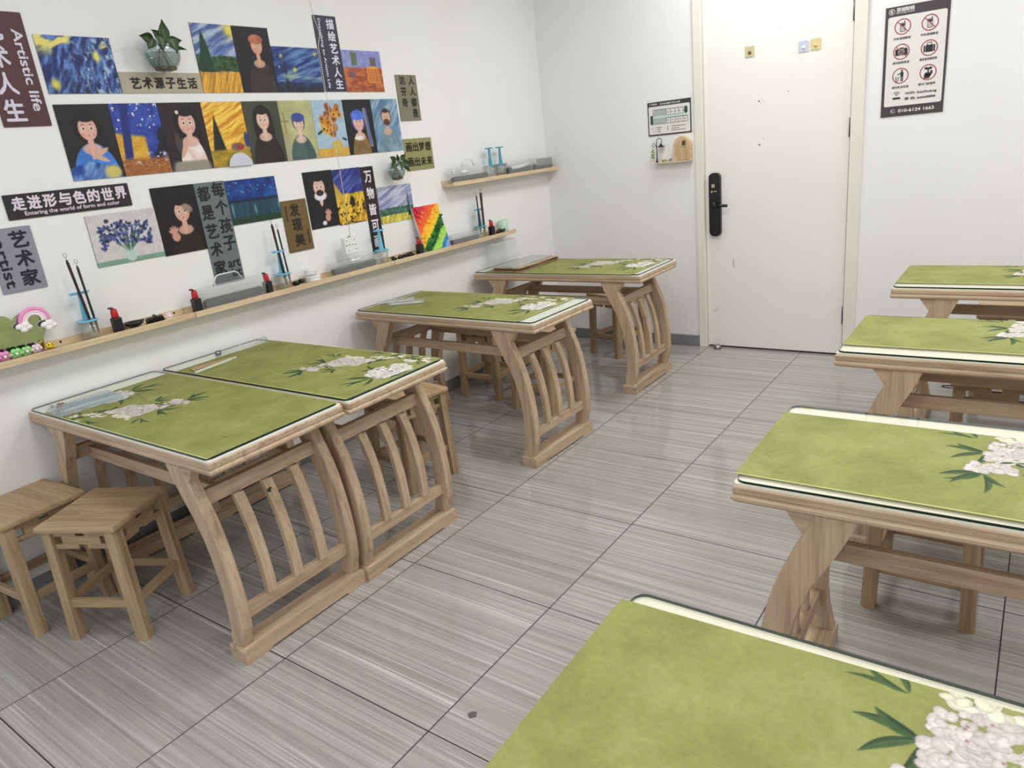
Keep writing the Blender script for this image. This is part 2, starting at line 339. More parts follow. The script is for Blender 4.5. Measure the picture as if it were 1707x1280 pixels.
for z0,z1 in ((.205,.312),(1.292,1.394),(1.887,1.992)):
    m=MB().tube([(2.043,YF-.004,z0),(2.043,YF-.004,z1)],.0075,10); m.tube([(2.043,YF-.004,(z0+z1)/2-.001),(2.043,YF-.004,(z0+z1)/2+.001)],.008,10); m.box(2.040,2.046,YF-.004,YF+.02,z0,z1)
    m.build('hinge',HINGE,door)
# lock
lk=MB().prism([(p[0],p[1]) for p in rrect(1.222,1.296,.752,1.148,.03,6)],'y',YF-.022,YF+.004); lko=lk.build('lock_body',BLACK,door)
m=MB().prism(rrect(1.231,1.287,1.085,1.138,.012,4),'y',YF-.0235,YF-.022); m.build('keypad',mat('lock_screen',(34,36,40),.12),lko)
m=MB().tube([(1.262,YF-.02,.950),(1.262,YF-.052,.950)],.014,14).tube([(1.262,YF-.052,.950),(1.30,YF-.054,.948),(1.352,YF-.052,.946)],[.011,.010,.009],10); m.build('door_handle',BLACKG,lko)
m=MB().prism(rrect(1.241,1.262,1.058,1.080,.003,2),'y',YF-.0232,YF-.0222); m.prism(rrect(1.236,1.248,1.026,1.040,.002,2),'y',YF-.0232,YF-.0222); m.prism(rrect(1.254,1.274,1.032,1.038,.001,2),'y',YF-.0232,YF-.0222); m.build('lock_label',mat('lock_label',(168,160,150),.5),lko)
m=MB().ball((1.255,YF-.024,.963),.004); m.ball((1.258,YF-.0225,.772),.003); m.build('lock_screw',STEEL,lko)
# stains / holes in the door
m=MB()
for x,z,r in ((1.531,1.541,.004),(1.545,1.552,.002),(1.553,1.540,.002),(1.540,1.533,.0018),(1.525,1.527,.0015),(1.535,1.292,.0045),(1.558,1.327,.002),(1.70,1.575,.003),(1.643,1.913,.002)):
    m.lathe([(0.0001,0),(r,0),(r,.0006)],n=10,M=MF(x,z,YF+.004))
m.tube([(1.37,YF+.0036,.545),(1.368,YF+.0036,.60)],.0012,5); m.tube([(1.235,YF+.0036,.245),(1.262,YF+.0036,.27)],.001,5)
m.build('scuff_mark',mat('scuff',(92,84,74),.7),door)
# stopper
m=MB().lathe([(.0001,0),(.026,0),(.028,.006),(.024,.018),(.014,.026),(.0001,.028)],(1.268,YF-.036,0)); tag(m.build('door_stopper',STEEL),'small chrome door stopper on the floor at the door foot','door stopper')
# hook stickers on the door
def hook_sticker(x,z,s,col,lab,hole):
    t=thing('adhesive_hook',lab,'hook',(x,YF+.004,z),group='adhesive hook squares on the door')
    MB().prism(rrect(-s/2,s/2,-s/2*1.05,s/2*1.05,.004),'y',-.0035,0).build('backing',mat('hook_back_%d'%int(x*100),col,.4,noise=.12,nscale=80),t)
    m=MB().lathe([(.0001,.010),(.006,.010),(.008,.006),(.011,.0035)],n=16,M=MF(0,-.006,0)); m.build('hook',mat('hook_peg_%d'%int(x*100),hole,.3),t)
hook_sticker(1.477,1.820,.056,(208,196,160),'beige adhesive hook square alone on the left half of the door',(120,96,60))
hook_sticker(1.780,1.801,.056,(202,204,226),'pale lilac adhesive hook square, left one of the pair on the door',(236,236,244))
hook_sticker(1.845,1.803,.057,(222,206,150),'yellow-beige adhesive hook square, right one of the pair on the door',(232,196,150))

# ceiling panels
for i,(x,y) in enumerate(PANELS):
    t=thing('ceiling_light','square white ceiling light panel, '+['second row left of centre','third row toward the left wall','second row on the right','third row on the right','behind the camera on the left','behind the camera on the right','beside the far wall on the left','beside the far wall on the right'][i],'lamp',(x,y,CEIL),group='ceiling light panels')
    m=MB()
    for a in ((-.3,.3,-.3,-.29),(-.3,.3,.29,.3),(-.3,-.29,-.29,.29),(.29,.3,-.29,.29)): m.box(a[0],a[1],a[2],a[3],-.012,0)
    m.build('frame',WHITEP,t)
    em=MATS.get('diff')
    if em is None:
        em=D.materials.new('light_diffuser'); g=N(em); o_=g.n('ShaderNodeOutputMaterial'); e_=g.n('ShaderNodeEmission'); e_.inputs[1].default_value=2.5; g.l(e_.outputs[0],o_.inputs[0]); MATS['diff']=em
    MB().box(-.29,.29,-.29,.29,-.008,-.002).build('diffuser',em,t)

# ================================================================ tables
ZW=.651; ZT=.692
def interp(tab,z):
    zs=[a for a,b in tab][::-1]; xs=[b for a,b in tab][::-1]; return float(np.interp(z,zs,xs))
INN=[(.652,-.252),(.60,-.230),(.555,-.208),(.479,-.166),(.42,-.143),(.376,-.131),(.31,-.119),(.247,-.113),(.18,-.113),(.12,-.118),(.05,-.134)]
OUT=[(.652,-.168),(.60,-.147),(.555,-.126),(.479,-.094),(.42,-.077),(.376,-.068),(.31,-.058),(.247,-.052),(.18,-.051),(.12,-.056),(.05,-.076)]
ZS=[.652,.63,.60,.57,.54,.51,.48,.45,.42,.39,.36,.33,.30,.27,.24,.21,.18,.15,.12,.085,.05]
TL,TD=1.175,.495
def make_table(label):
    t=thing('wooden_table',label,'table',group='wooden tables in two rows')
    hx,hy=TL/2,TD/2
    # moulded top frame
    m=MB()
    prof=[(-.012,ZW),(-.002,ZW+.002),(.003,ZW+.008),(.003,ZW+.014),(-.002,ZW+.019),(-.003,ZW+.021),(0,ZW+.024),(0,ZT-.004),(-.003,ZT)]
    rings=[]; vs=[];fs=[]
    for d,z in prof:
        P=rrect(-hx-d,hx+d,-hy-d,hy+d,.006,3); rings.append(len(P)); vs+= [(x,y,z) for x,y in P]
    n=rings[0]
    for i in range(len(prof)-1):
        for k in range(n): fs.append((i*n+k,i*n+(k+1)%n,(i+1)*n+(k+1)%n,(i+1)*n+k))
    fs.append(tuple(range(n))[::-1]); fs.append(tuple((len(prof)-1)*n+k for k in range(n)))
    m.add(vs,fs); m.build('table_top',WX,t)
    MB().prism(rrect(-hx+.003,hx-.003,-hy+.003,hy-.003,.01),'z',ZT,ZT+.005).build('top_sheet',WHITE,t)
    for sx in (-1,1):
        for sy in (-1,1):
            poly=[(sx*(hx+interp(INN,z)),z) for z in ZS]+[(sx*(hx+interp(OUT,z)),z) for z in ZS[::-1]]
            mb=MB(); y0=sy*.205; y1=sy*.243
            # built as a strip so that the long faces stay planar quads
            vs=[];fs=[]
            for z in ZS:
                a=sx*(hx+interp(INN,z)); b_=sx*(hx+interp(OUT,z)); c=.004*sx
                vs+= [(a,y0,z),(b_-c,y0,z),(b_,(y0*.9+y1*.1),z),(b_,(y0*.1+y1*.9),z),(b_-c,y1,z),(a,y1,z)]
            for i in range(len(ZS)-1):
                for k in range(6):
                    f=(i*6+k,i*6+(k+1)%6,(i+1)*6+(k+1)%6,(i+1)*6+k); fs.append(f if sx*sy<0 else f[::-1])
            e0=tuple(range(6)); e1=tuple((len(ZS)-1)*6+k for k in range(6)); fs.append(e0[::-1] if sx*sy<0 else e0); fs.append(e1 if sx*sy<0 else e1[::-1])
            mb.add(vs,fs); leg=mb.build('leg',WZ,t)
            tri=[(sx*(hx-.170),ZW),(sx*(hx-.112),ZW),(sx*(hx-.147),.601)]
            MB().prism(tri,'y',sy*.210,sy*.240).build('corner_bracket',WX,t)
        xs=sorted((sx*(hx-.140),sx*(hx-.058)))
        pl=[(-.252,0),(-.17,0),(-.155,.007),(.155,.007),(.17,0),(.252,0),(.252,.044),(.246,.052),(-.246,.052),(-.252,.044)]
        MB().prism(pl,'x',xs[0],xs[1]).build('foot_rail',WY,t)
        xc=sx*(hx-.086); MB().box(xc-.013,xc+.013,-.206,.206,.135,.178,b=.004).build('lower_rail',WY,t)
        xc=sx*(hx-.158); MB().box(xc-.013,xc+.013,-.206,.206,.510,.560,b=.004).build('upper_rail',WY,t)
        for yc in (-.105,0,.105):
            zz=[.512,.47,.43,.39,.35,.31,.27,.23,.20,.176]; vs=[];fs=[]
            for z in zz:
                cx=sx*(hx+(interp(INN,z)+interp(OUT,z))/2+.004); w=.010
                vs+=[(cx-w,yc-.017,z),(cx+w,yc-.017,z),(cx+w,yc+.017,z),(cx-w,yc+.017,z)]
            for i in range(len(zz)-1):
                for k in range(4): fs.append((i*4+k,(i+1)*4+k,(i+1)*4+(k+1)%4,i*4+(k+1)%4))
            MB().add(vs,fs).build('spindle',WZ,t)
    for sy in (-1,1):
        MB().box(-hx+.158+.012,hx-.158-.012,sy*.140-.011,sy*.140+.011,.500,.545,b=.003).build('stretcher',WX,t)
    return t
T=[(.592,.172,0,'nearest wooden table on the left, pouch of brushes lying on its wall end'),
   (.605,.679,0,'wooden table pushed against the nearest left one, wood ruler lying on it'),
   (.652,1.735,-1.8,'third wooden table along the left wall, clear boxes lying at its wall end'),
   (.630,2.790,0.0,'wooden table in the far left corner with a stack of papers in plastic on it'),
   (3.072,-.334,0,'wooden table cut off at the bottom right corner of the view'),
   (3.072,.620,1.3,'wooden table second from the camera on the right side'),
   (3.062,1.614,.3,'third wooden table from the camera on the right side, beside the door hinges'),
   (3.065,2.607,0,'wooden table farthest from the camera on the right, below the notice poster')]
t0=make_table(T[0][3]); tables=[t0]
t0.location=(T[0][0],T[0][1],0)
for x,y,r,lab in T[1:]: tables.append(copy_tree(t0,(x,y,0),math.radians(r),lab))
for t in tables[4:]:
    for c in t.children:
        if c.name.startswith('top_sheet'):
            c.data=c.data.copy(); c.data.materials[0]=CREAM
# glass sheets
ZG=ZT+.005
def glass_mesh():
    P=rrect(-TL/2+.006,TL/2-.011,-TD/2+.006,TD/2-.006,.022,6); n=len(P); vs=[(x,y,0) for x,y in P]+[(x,y,.006) for x,y in P]
    mb=MB(); mb.add(vs,[(i,(i+1)%n,n+(i+1)%n,n+i) for i in range(n)],1); mb.add(vs,[tuple(range(n,2*n))],0)
    return mb.mesh('glass_sheet',[GLASS,GEDGE])
gm=glass_mesh()
GL=['on the nearest left table','on the second left table, wood ruler on it','on the third left table','on the far left corner table','on the bottom right table','on the second right table','on the third right table','on the farthest right table']
for i,(x,y,r,_) in enumerate(T):
    o=put('glass_sheet',gm); o.location=(x,y,ZG+.0002); o.rotation_euler=(0,0,math.radians(r)); tag(o,'clear glass sheet with dark green edge '+GL[i],'glass','glass sheets covering the tables')

# ---- desk mats with printed flowers
rng=np.random.RandomState(5)
def vnoise(x,y,seed):
    r=np.random.RandomState(seed).rand(64,64); xi=np.floor(x).astype(int); yi=np.floor(y).astype(int); fx=x-xi; fy=y-yi; fx=fx*fx*(3-2*fx); fy=fy*fy*(3-2*fy)
    a=r[xi%64,yi%64]; b=r[(xi+1)%64,yi%64]; c=r[xi%64,(yi+1)%64]; d=r[(xi+1)%64,(yi+1)%64]
    return (a*(1-fx)+b*fx)*(1-fy)+(c*(1-fx)+d*fx)*fy
def fbm(x,y,seed,o=4):
    s=0;a=.5;t=0
    for k in range(o): s=s+a*vnoise(x*2**k+k*7.3,y*2**k+k*3.1,seed+k); t+=a; a*=.5
    return s/t
def srgb2lin(a): a=np.asarray(a)/255.0; return np.where(a<=.04045,a/12.92,((a+.055)/1.055)**2.4)
def grid_print(name,us,vs_,rgb,alpha,mats,thick,edge=1,back=True):
    # us, vs_: coordinate arrays; sheet lies in local xy, face at +z (top), thickness below
    nu,nv=len(us),len(vs_); X,Y=np.meshgrid(us,vs_,indexing='ij'); V=np.stack([X.ravel(),Y.ravel(),np.zeros(nu*nv)],1)
    idx=np.arange(nu*nv).reshape(nu,nv); F=np.stack([idx[:-1,:-1],idx[1:,:-1],idx[1:,1:],idx[:-1,1:]],-1).reshape(-1,4)
    x0,x1,y0,y1=us[0],us[-1],vs_[0],vs_[-1]; nb=nu*nv
    V=np.vstack([V,[[x0,y0,0],[x1,y0,0],[x1,y1,0],[x0,y1,0],[x0,y0,-thick],[x1,y0,-thick],[x1,y1,-thick],[x0,y1,-thick]]])
    F2=np.array([[nb,nb+4,nb+5,nb+1],[nb+1,nb+5,nb+6,nb+2],[nb+2,nb+6,nb+7,nb+3],[nb+3,nb+7,nb+4,nb],[nb+7,nb+6,nb+5,nb+4]])
    F=np.vstack([F,F2]); me=D.meshes.new(name); me.vertices.add(len(V)); me.vertices.foreach_set('co',V.ravel().astype(np.float32))
    me.loops.add(F.size); me.loops.foreach_set('vertex_index',F.ravel().astype(np.int32)); me.polygons.add(len(F)); me.polygons.foreach_set('loop_start',(np.arange(len(F))*4).astype(np.int32))
    mi=np.zeros(len(F),np.int32); mi[-5:]=edge; me.update(calc_edges=True)
    for m in mats: me.materials.append(m)
    me.polygons.foreach_set('material_index',mi)
    at=me.color_attributes.new('print','FLOAT_COLOR','POINT'); col=np.ones((len(V),4),np.float32); col[:nb,:3]=srgb2lin(rgb).reshape(-1,3); col[:nb,3]=alpha.ravel() if alpha is not None else 1; at.data.foreach_set('color',col.ravel())
    me.update(); return me
def paint_mat(X,Y):
    rgb=np.zeros(X.shape+(3,)); al=np.zeros(X.shape)
    def over(m,c):
        m=np.clip(m,0,1); 
        for k in range(3): rgb[...,k]=np.where(m>0,(rgb[...,k]*al*(1-m)+np.asarray(c[k])*m)/np.maximum(al*(1-m)+m,1e-6),rgb[...,k])
        al[...]=al*(1-m)+m
    S=.0012
    def leaf(b,t,w,bend=0.0,c=(24,44,28),c2=(74,104,58)):
        b=np.array(b);t=np.array(t); d=t-b; L=np.linalg.norm(d); d=d/L; n=np.array([-d[1],d[0]])
        px=X-b[0];py=Y-b[1]; s=(px*d[0]+py*d[1])/L; q=px*n[0]+py*n[1]-bend*L*4*s*(1-s)
        hw=w*np.sin(np.clip(s,0,1)*PI)**.8*(1-.35*np.clip(s,0,1)); m=np.clip((hw-np.abs(q))/S,0,1)*((s>0)&(s<1))
        f=np.clip(.5+q/(2*np.maximum(hw,1e-5)),0,1)*.8+.35*fbm(X*60,Y*60,9)-.1+.35*np.exp(-(q/.0011)**2); over(m*.96,[c[k]+(c2[k]-c[k])*f for k in range(3)])
    def stroke(a,b,w,c=(78,60,48),bend=.03): leaf(a,b,w,bend,c,c)
    def spray(b,tips,w=.0098):
        for i,t in enumerate(tips): leaf(b,t,w*(.8+.5*rng.rand()),(.10 if i%2 else -.08))
    def petals(cx,cy,rx,ry,n,pr,tint=(232,228,224),deep=(170,156,158)):
        P=[]
        for i in range(n):
            a=rng.rand()*2*PI; r=math.sqrt(rng.rand()); P.append((r,cx+rx*r*math.cos(a),cy+ry*r*math.sin(a)))
        P.sort(key=lambda z:-z[0])
        for r,x,y in P:
            a=rng.rand()*PI; s=pr*(.7+.6*rng.rand()); ca,sa=math.cos(a),math.sin(a)
            u=((X-x)*ca+(Y-y)*sa)/s; v=(-(X-x)*sa+(Y-y)*ca)/(s*.72); d=np.sqrt(u*u+v*v); m=np.clip((1-d)*s/S,0,1)
            k=np.clip(d,0,1)**3; h=(1-.14*rng.rand())
            h=h*(.90+.18*fbm(u*6+x*40,v*2.2+y*40,13,2)); over(m,[(tint[j]*(1-k*.62)+deep[j]*k*.62)*h for j in range(3)])
        for i in range(max(1,n//14)):
            a=rng.rand()*2*PI; x=cx+rx*.6*math.cos(a); y=cy+ry*.6*math.sin(a); d=np.hypot(X-x,Y-y); over(np.clip((.003-d)/S,0,1)*.6,(130,84,92))
    G2=(86,118,66)
    # stems
    stroke((.10,.035),(.074,.029),.002); stroke((.22,.10),(.40,.05),.0022,(98,104,62)); stroke((.395,.235),(.363,.353),.004,(84,54,52)); stroke((.25,.20),(.36,.35),.0022,(96,100,60)); stroke((.36,.34),(.50,.30),.002,(96,100,60))
    # leaves
    spray((.077,.032),[(0,0),(.010,-.018),(.023,-.036),(.083,-.063),(.120,-.021)])
    spray((.078,.140),[(-.005,.152),(.019,.176),(.013,.088),(.056,.070)]); spray((.055,.215),[(-.028,.222),(-.002,.252),(.030,.262)],.007)
    spray((.200,.085),[(.140,.044),(.165,.03),(.225,.045),(.150,.085)],.008)
    spray((.435,.050),[(.335,-.011),(.362,-.050),(.414,-.060),(.470,-.030),(.34,.012)],.010)
    spray((.385,.130),[(.315,.091),(.289,.168),(.33,.14)],.010)
    spray((.245,.310),[(.160,.299),(.180,.33),(.22,.35)],.008); spray((.33,.30),[(.28,.29),(.30,.345),(.37,.27)],.008); spray((.46,.26),[(.50,.24),(.505,.265),(.43,.30)],.007)
    spray((.26,.21),[(.29,.18),(.30,.22),(.285,.245)],.009)
    # blossoms
    PK=(224,217,211); petals(.085,.062,.048,.022,26,.013,PK); petals(.120,.120,.045,.030,26,.013,PK); petals(.168,.176,.085,.052,150,.0115,PK,(160,144,146)); petals(.140,.235,.05,.018,14,.012,(236,238,206))
    petals(.430,.125,.072,.066,150,.012,(236,235,230),(168,166,162)); petals(.425,.205,.035,.028,24,.013,(238,240,222)); petals(.470,.180,.03,.03,18,.012,(242,240,230))
    petals(.255,.262,.034,.016,14,.011,(236,240,222)); petals(.305,.272,.018,.012,8,.010,(232,232,214))
    for cx,cy in ((.276,.330),(.330,.345),(.417,.332),(.457,.338),(.485,.287),(.398,.268),(.470,.305)): petals(cx,cy,.013,.009,7,.010,(238,236,218))
    spray((.30,.225),[(.262,.205),(.285,.250),(.315,.262)],.009); spray((.40,.30),[(.370,.325),(.43,.345),(.44,.285),(.375,.285)],.009); spray((.50,.12),[(.505,.07),(.512,.10),(.508,.16)],.008); spray((.13,.105),[(.15,.085),(.17,.10),(.10,.09)],.007)
    petals(.24,.215,.03,.02,16,.011,(230,226,214)); petals(.345,.300,.025,.010,9,.010,(234,234,218)); petals(.43,.262,.022,.010,9,.010,(236,236,224)); petals(.505,.275,.010,.008,5,.009,(236,232,222))
    # small stray leaf
    leaf((-.42,.20),(-.395,.215),.003)
    return rgb,al
def make_mat(name,L,Wd,ox,oy):
    us=np.concatenate([np.arange(0,max(ox-.06,.02),.02),np.arange(max(ox-.06,.02),min(ox+.56,L-.003),.0017),np.arange(min(ox+.56,L-.003)+.02,L,.02),[L-.0028,L]]); us=np.unique(np.round(us,5)); vs_=np.unique(np.round(np.concatenate([np.arange(0,Wd,.0017),[Wd]]),5))
    X,Y=np.meshgrid(us-ox,vs_-oy,indexing='ij'); rgb,al=paint_mat(X,Y)
    e=.0028; XX,YY=np.meshgrid(us,vs_,indexing='ij'); bd=((YY<e)|((YY>Wd-e)&(Wd>.45))|((XX>L-e)&(Wd>.45))).astype(float)
    for k,c in enumerate((212,222,140)): rgb[...,k]=np.where(bd>0,c,rgb[...,k])
    al=np.maximum(al,bd)
    return grid_print(name,us-L/2,vs_-Wd/2,rgb,al,[GREEN,MATEDGE],.0018)
mL=make_mat('desk_mat',1.03,.478,.514,.149); mR=make_mat('desk_mat_cropped',1.03,.391,.370,.149)
ZM=ZG+.0064+.0018
ML_=[(mL,.652,.170,180,'green floral desk mat, blossoms at the wall end, on the nearest left table'),
     (mL,.657,.678,0,'green floral desk mat, blossoms at the aisle end, on the second left table'),
     (mL,.630,1.730,-1.8,'green floral desk mat leaving a wide glass strip at the aisle end, third left table'),
     (mL,.650,2.775,0,'green floral desk mat on the far left corner table'),
     (mR,2.996,-.309,1.4,'large close-up green floral desk mat on the bottom right table'),
     (mR,3.000,.595,.6,'green floral desk mat on the second right table, cream strip behind it'),
     (mR,2.996,1.650,.9,'green floral desk mat on the third right table beside the door frame'),
     (mR,2.998,2.638,0,'green floral desk mat on the farthest right table below the poster')]
for me,x,y,r,lab in ML_:
    o=put('desk_mat',me); o.location=(x,y,ZM); o.rotation_euler=(0,0,math.radians(r)); tag(o,lab,'mat','green floral desk mats')

# ================================================================ stools
def make_stool(label):
    t=thing('wooden_stool',label,'stool',group='square wooden stools')
    h=.1465
    MB().box(-h,h,-h,h,.408,.430,b=.007).build('seat',SEAT,t)
    for sx in (-1,1):
        for sy in (-1,1):
            vs=[];w=.0195; c=.008
            for z,cc in ((0,.128),(.408,.118)):
                cx,cy=sx*cc,sy*cc
                # outer corner chamfered
                for dx,dy in ((-w,-w),(w,-w),(w,w-c),(w-c,w),(-w,w)): vs.append((cx+sx*dx,cy+sy*dy,z))
            fs=[(k,(k+1)%5,5+(k+1)%5,5+k) for k in range(5)]+[(4,3,2,1,0),(5,6,7,8,9)]
            if sx*sy<0: fs=[f[::-1] for f in fs]
            MB().add(vs,fs).build('leg',SZ,t)
    for k in range(4):
        R=Matrix.Rotation(k*PI/2,4,'Z'); m=MB(); yy=-.118; a,b_=.102,.016
        for x0,x1 in ((-a,-b_),(b_,a)): m.box(x0,x1,yy-.008,yy+.008,.388,.408,M=R); m.box(x0,x1,yy-.008,yy+.008,.341,.359,M=R,b=.003)
        m.box(-a+.032,a-.032,yy-.008,yy+.008,.358,.3885,M=R)
        m.build('apron',SX if k%2==0 else SY,t)
        yy=-.125; MB().box(-.11,.11,yy-.009,yy+.009,.122,.152,M=R,b=.002).build('stretcher',SX if k%2==0 else SY,t)
    return t
ST=[(.497,-.110,27,'wooden stool standing out in front of the nearest left table, fully visible seat'),
    (.149,-.226,4.5,'wooden stool against the left wall at the left edge of the view'),
    (.680,1.170,-8,'wooden stool between the second and third left tables, lit seat corner showing'),
    (.285,2.315,3,'wooden stool next to the wall under the gap behind the third left table'),
    (.735,2.235,-4,'wooden stool behind the third left table, seen through its end spindles'),
    (.645,3.320,-19,'wooden stool behind the far left corner table in front of the baseboard'),
    (2.790,1.185,0,'wooden stool behind the second right table'),
    (2.897,2.135,2,'wooden stool behind the third right table, dark cord loop at its corner'),
    (2.900,3.180,2,'wooden stool behind the farthest right table below the poster')]
s0=make_stool(ST[0][3]); s0.location=(ST[0][0],ST[0][1],0); s0.rotation_euler=(0,0,math.radians(ST[0][2]))
for x,y,r,lab in ST[1:]: copy_tree(s0,(x,y,0),math.radians(r),lab)
#PART2
# ================================================================ shelves on the left wall
def wall_shelf(y0,y1,z,label,holes):
    t=thing('wall_shelf',label,'shelf',(0,(y0+y1)/2,z),group='pale wood wall shelves')
    h=(y1-y0)/2
    MB().box(.012,.090,-h,h,.0,.013).build('shelf_board',PINE,t)
    MB().box(.090,.102,-h,h,-.002,.022,b=.002).build('front_lip',PINE,t)
    MB().box(.0,.012,-h,h,-.002,.036,b=.001).build('back_rail',PINE,t)
    m=MB()
    for yy in holes: m.lathe([(.0001,0),(.004,0),(.004,.001)],n=10,M=ML(yy-(y0+y1)/2,.026,.012))
    m.build('screw',mat('dark_screw',(60,52,44),.5),t)
ZSH=.889
wall_shelf(-.60,.603,ZSH,'long pale wood wall shelf at left edge, rainbow mirror standing on it',(.10,.56))
wall_shelf(.606,1.810,ZSH,'middle pale wood wall shelf above the nearest tables, two clear cases on it',(.66,1.2,1.75))
wall_shelf(1.813,2.985,ZSH,'pale wood wall shelf carrying the rainbow canvas and pale green cup',(1.87,2.4,2.93))
wall_shelf(2.400,3.572,1.250,'upper pale wood wall shelf near the corner with two brush stands on it',(2.46,3.0))
ZS0=ZSH+.0131; ZS1=1.250+.0131

# ---- bottles with red cap
def make_bottle(label):
    t=thing('ink_bottle',label,'bottle',group='black ink bottles with red caps')
    MB().box(-.0165,.0165,-.0165,.0165,0,.060,b=.004).build('body',BLACK,t)
    MB().lathe([(.0001,.060),(.013,.060),(.014,.064),(.0125,.085),(.010,.094),(.0001,.096)],n=16).build('cap',RED,t)
    MB().tube([(0,0,.093),(0,-.006,.099),(0,-.018,.100)],[.005,.0045,.004],8).build('nozzle',mat('nozzle_grey',(70,66,66),.4),t)
    return t
BT=[(.060,.298,'black ink bottle with red cap alone right of the leftmost brush stand',0),
    (.066,.640,'black ink bottle with red cap at the left end of the first clear case',0),
    (.070,1.003,'black ink bottle with red cap at the right end of the first clear case',10),
    (.075,2.052,'black ink bottle with red cap in front of the rainbow canvas edge',0),
    (.062,2.765,'black ink bottle with red cap beside the pale green cup',0)]
b0=make_bottle(BT[0][2]); b0.location=(BT[0][0],BT[0][1],ZS0)
for x,y,l,r in BT[1:]: copy_tree(b0,(x,y,ZS0),math.radians(r),l)

# ---- brush stands: clear cup, blue lid with post and notched top plate
def make_stand(label,blue):
    t=thing('brush_stand',label,'brush stand',group='clear cups with blue brush holders')
    MB().lathe([(.0001,.001),(.027,.001),(.029,.004),(.034,.070),(.0335,.070),(.0285,.005),(.0001,.004)],n=20).build('cup',CUPM,t)
    m=MB().lathe([(.034,.070),(.039,.071),(.039,.076),(.033,.077),(.014,.077),(.014,.071),(.034,.070)],n=24); m.box(-.004,.004,-.034,.034,.071,.076); m.build('lid_ring',blue,t)
    m=MB(); vs=[(-.005,-.014,.076),(.005,-.014,.076),(.005,.014,.076),(-.005,.014,.076),(-.004,-.006,.178),(.004,-.006,.178),(.004,.006,.178),(-.004,.006,.178)]
    m.add(vs,[(0,1,5,4),(1,2,6,5),(2,3,7,6),(3,0,4,7)]); m.build('post',blue,t)
    P=[]
    for k in range(48):
        a=2*PI*k/48; r=.037 if (k%8) not in (0,1) else .026; P.append((r*.42*math.cos(a),r*math.sin(a)))
    MB().prism(P,'z',.176,.184).build('top_plate',blue,t)
    return t
st=[(.052,.197,ZS0,BLUE,'leftmost brush stand on the shelf holding two dark brushes'),
    (.052,1.112,ZS0,BLUE,'brush stand right of the first clear case holding two dark brushes'),
    (.052,1.775,ZS0,BLUE,'empty brush stand in front of the vertical black sign'),
    (.050,2.665,ZS0,TEAL,'brush stand near the shelf end holding three brushes'),
    (.050,2.845,ZS1,TEAL,'empty brush stand on the upper shelf, left one of the pair'),
    (.050,2.957,ZS1,TEAL,'empty brush stand on the upper shelf, right one of the pair')]
for x,y,z,b,l in st:
    o=make_stand(l,b); o.location=(x,y,z)
def brush(x,y,z,y2,z2,r,lab,x2=None,loop=True):
    # hangs hair-down: bottom (x,y,z) to top (x2,y2,z2)
    x2=x if x2 is None else x2; B=Vector((x,y,z)); Tt=Vector((x2,y2,z2)); d=(Tt-B)
    r*=1.08
    t=thing('ink_brush',lab,'brush',tuple(B),group='brushes hanging in the blue stands'); P=lambda f: tuple(d*f)
    MB().tube([P(.22),P(.26),P(.6),P(.93),P(.97)],[r*.8,r,r*.9,r,r*.55],10).build('handle',mat('brush_handle',(44,30,26),.35),t)
    MB().tube([P(0),P(.06),P(.16),P(.22)],[.0006,r*.7,r*1.1,r*.8],10).build('bristles',mat('bristle',(58,48,42),.8,noise=.3,nscale=200),t)
    m=MB(); Lq=[]
    for k in range(11):
        a=PI*2*k/10; Lq.append(tuple(d*1.0+Vector((0,.006*math.sin(a),.008-.008*math.cos(a)))))
    m.tube([P(.97)]+Lq,.0007,5,cap=False); m.build('hanging_loop',mat('dark_thread',(30,28,28),.7),t)
brush(.066,.206,ZS0+.020,.172,ZS0+.318,.0050,'thick dark brush, left one in the leftmost stand',.086)
brush(.068,.220,ZS0+.022,.204,ZS0+.290,.0042,'thin dark brush, right one in the leftmost stand',.082)
brush(.062,1.116,ZS0+.012,1.100,ZS0+.318,.0058,'thick dark brush, left one in the second stand',.060)
brush(.060,1.142,ZS0+.018,1.128,ZS0+.290,.0040,'thin dark brush, right one in the second stand',.058)
brush(.062,2.650,ZS0+.022,2.647,ZS0+.275,.0042,'leftmost of the three brushes near the shelf end',.060)
brush(.072,2.672,ZS0+.022,2.676,ZS0+.290,.0042,'middle one of the three brushes near the shelf end',.070)
brush(.062,2.690,ZS0+.022,2.700,ZS0+.290,.0045,'rightmost of the three brushes near the shelf end',.060)

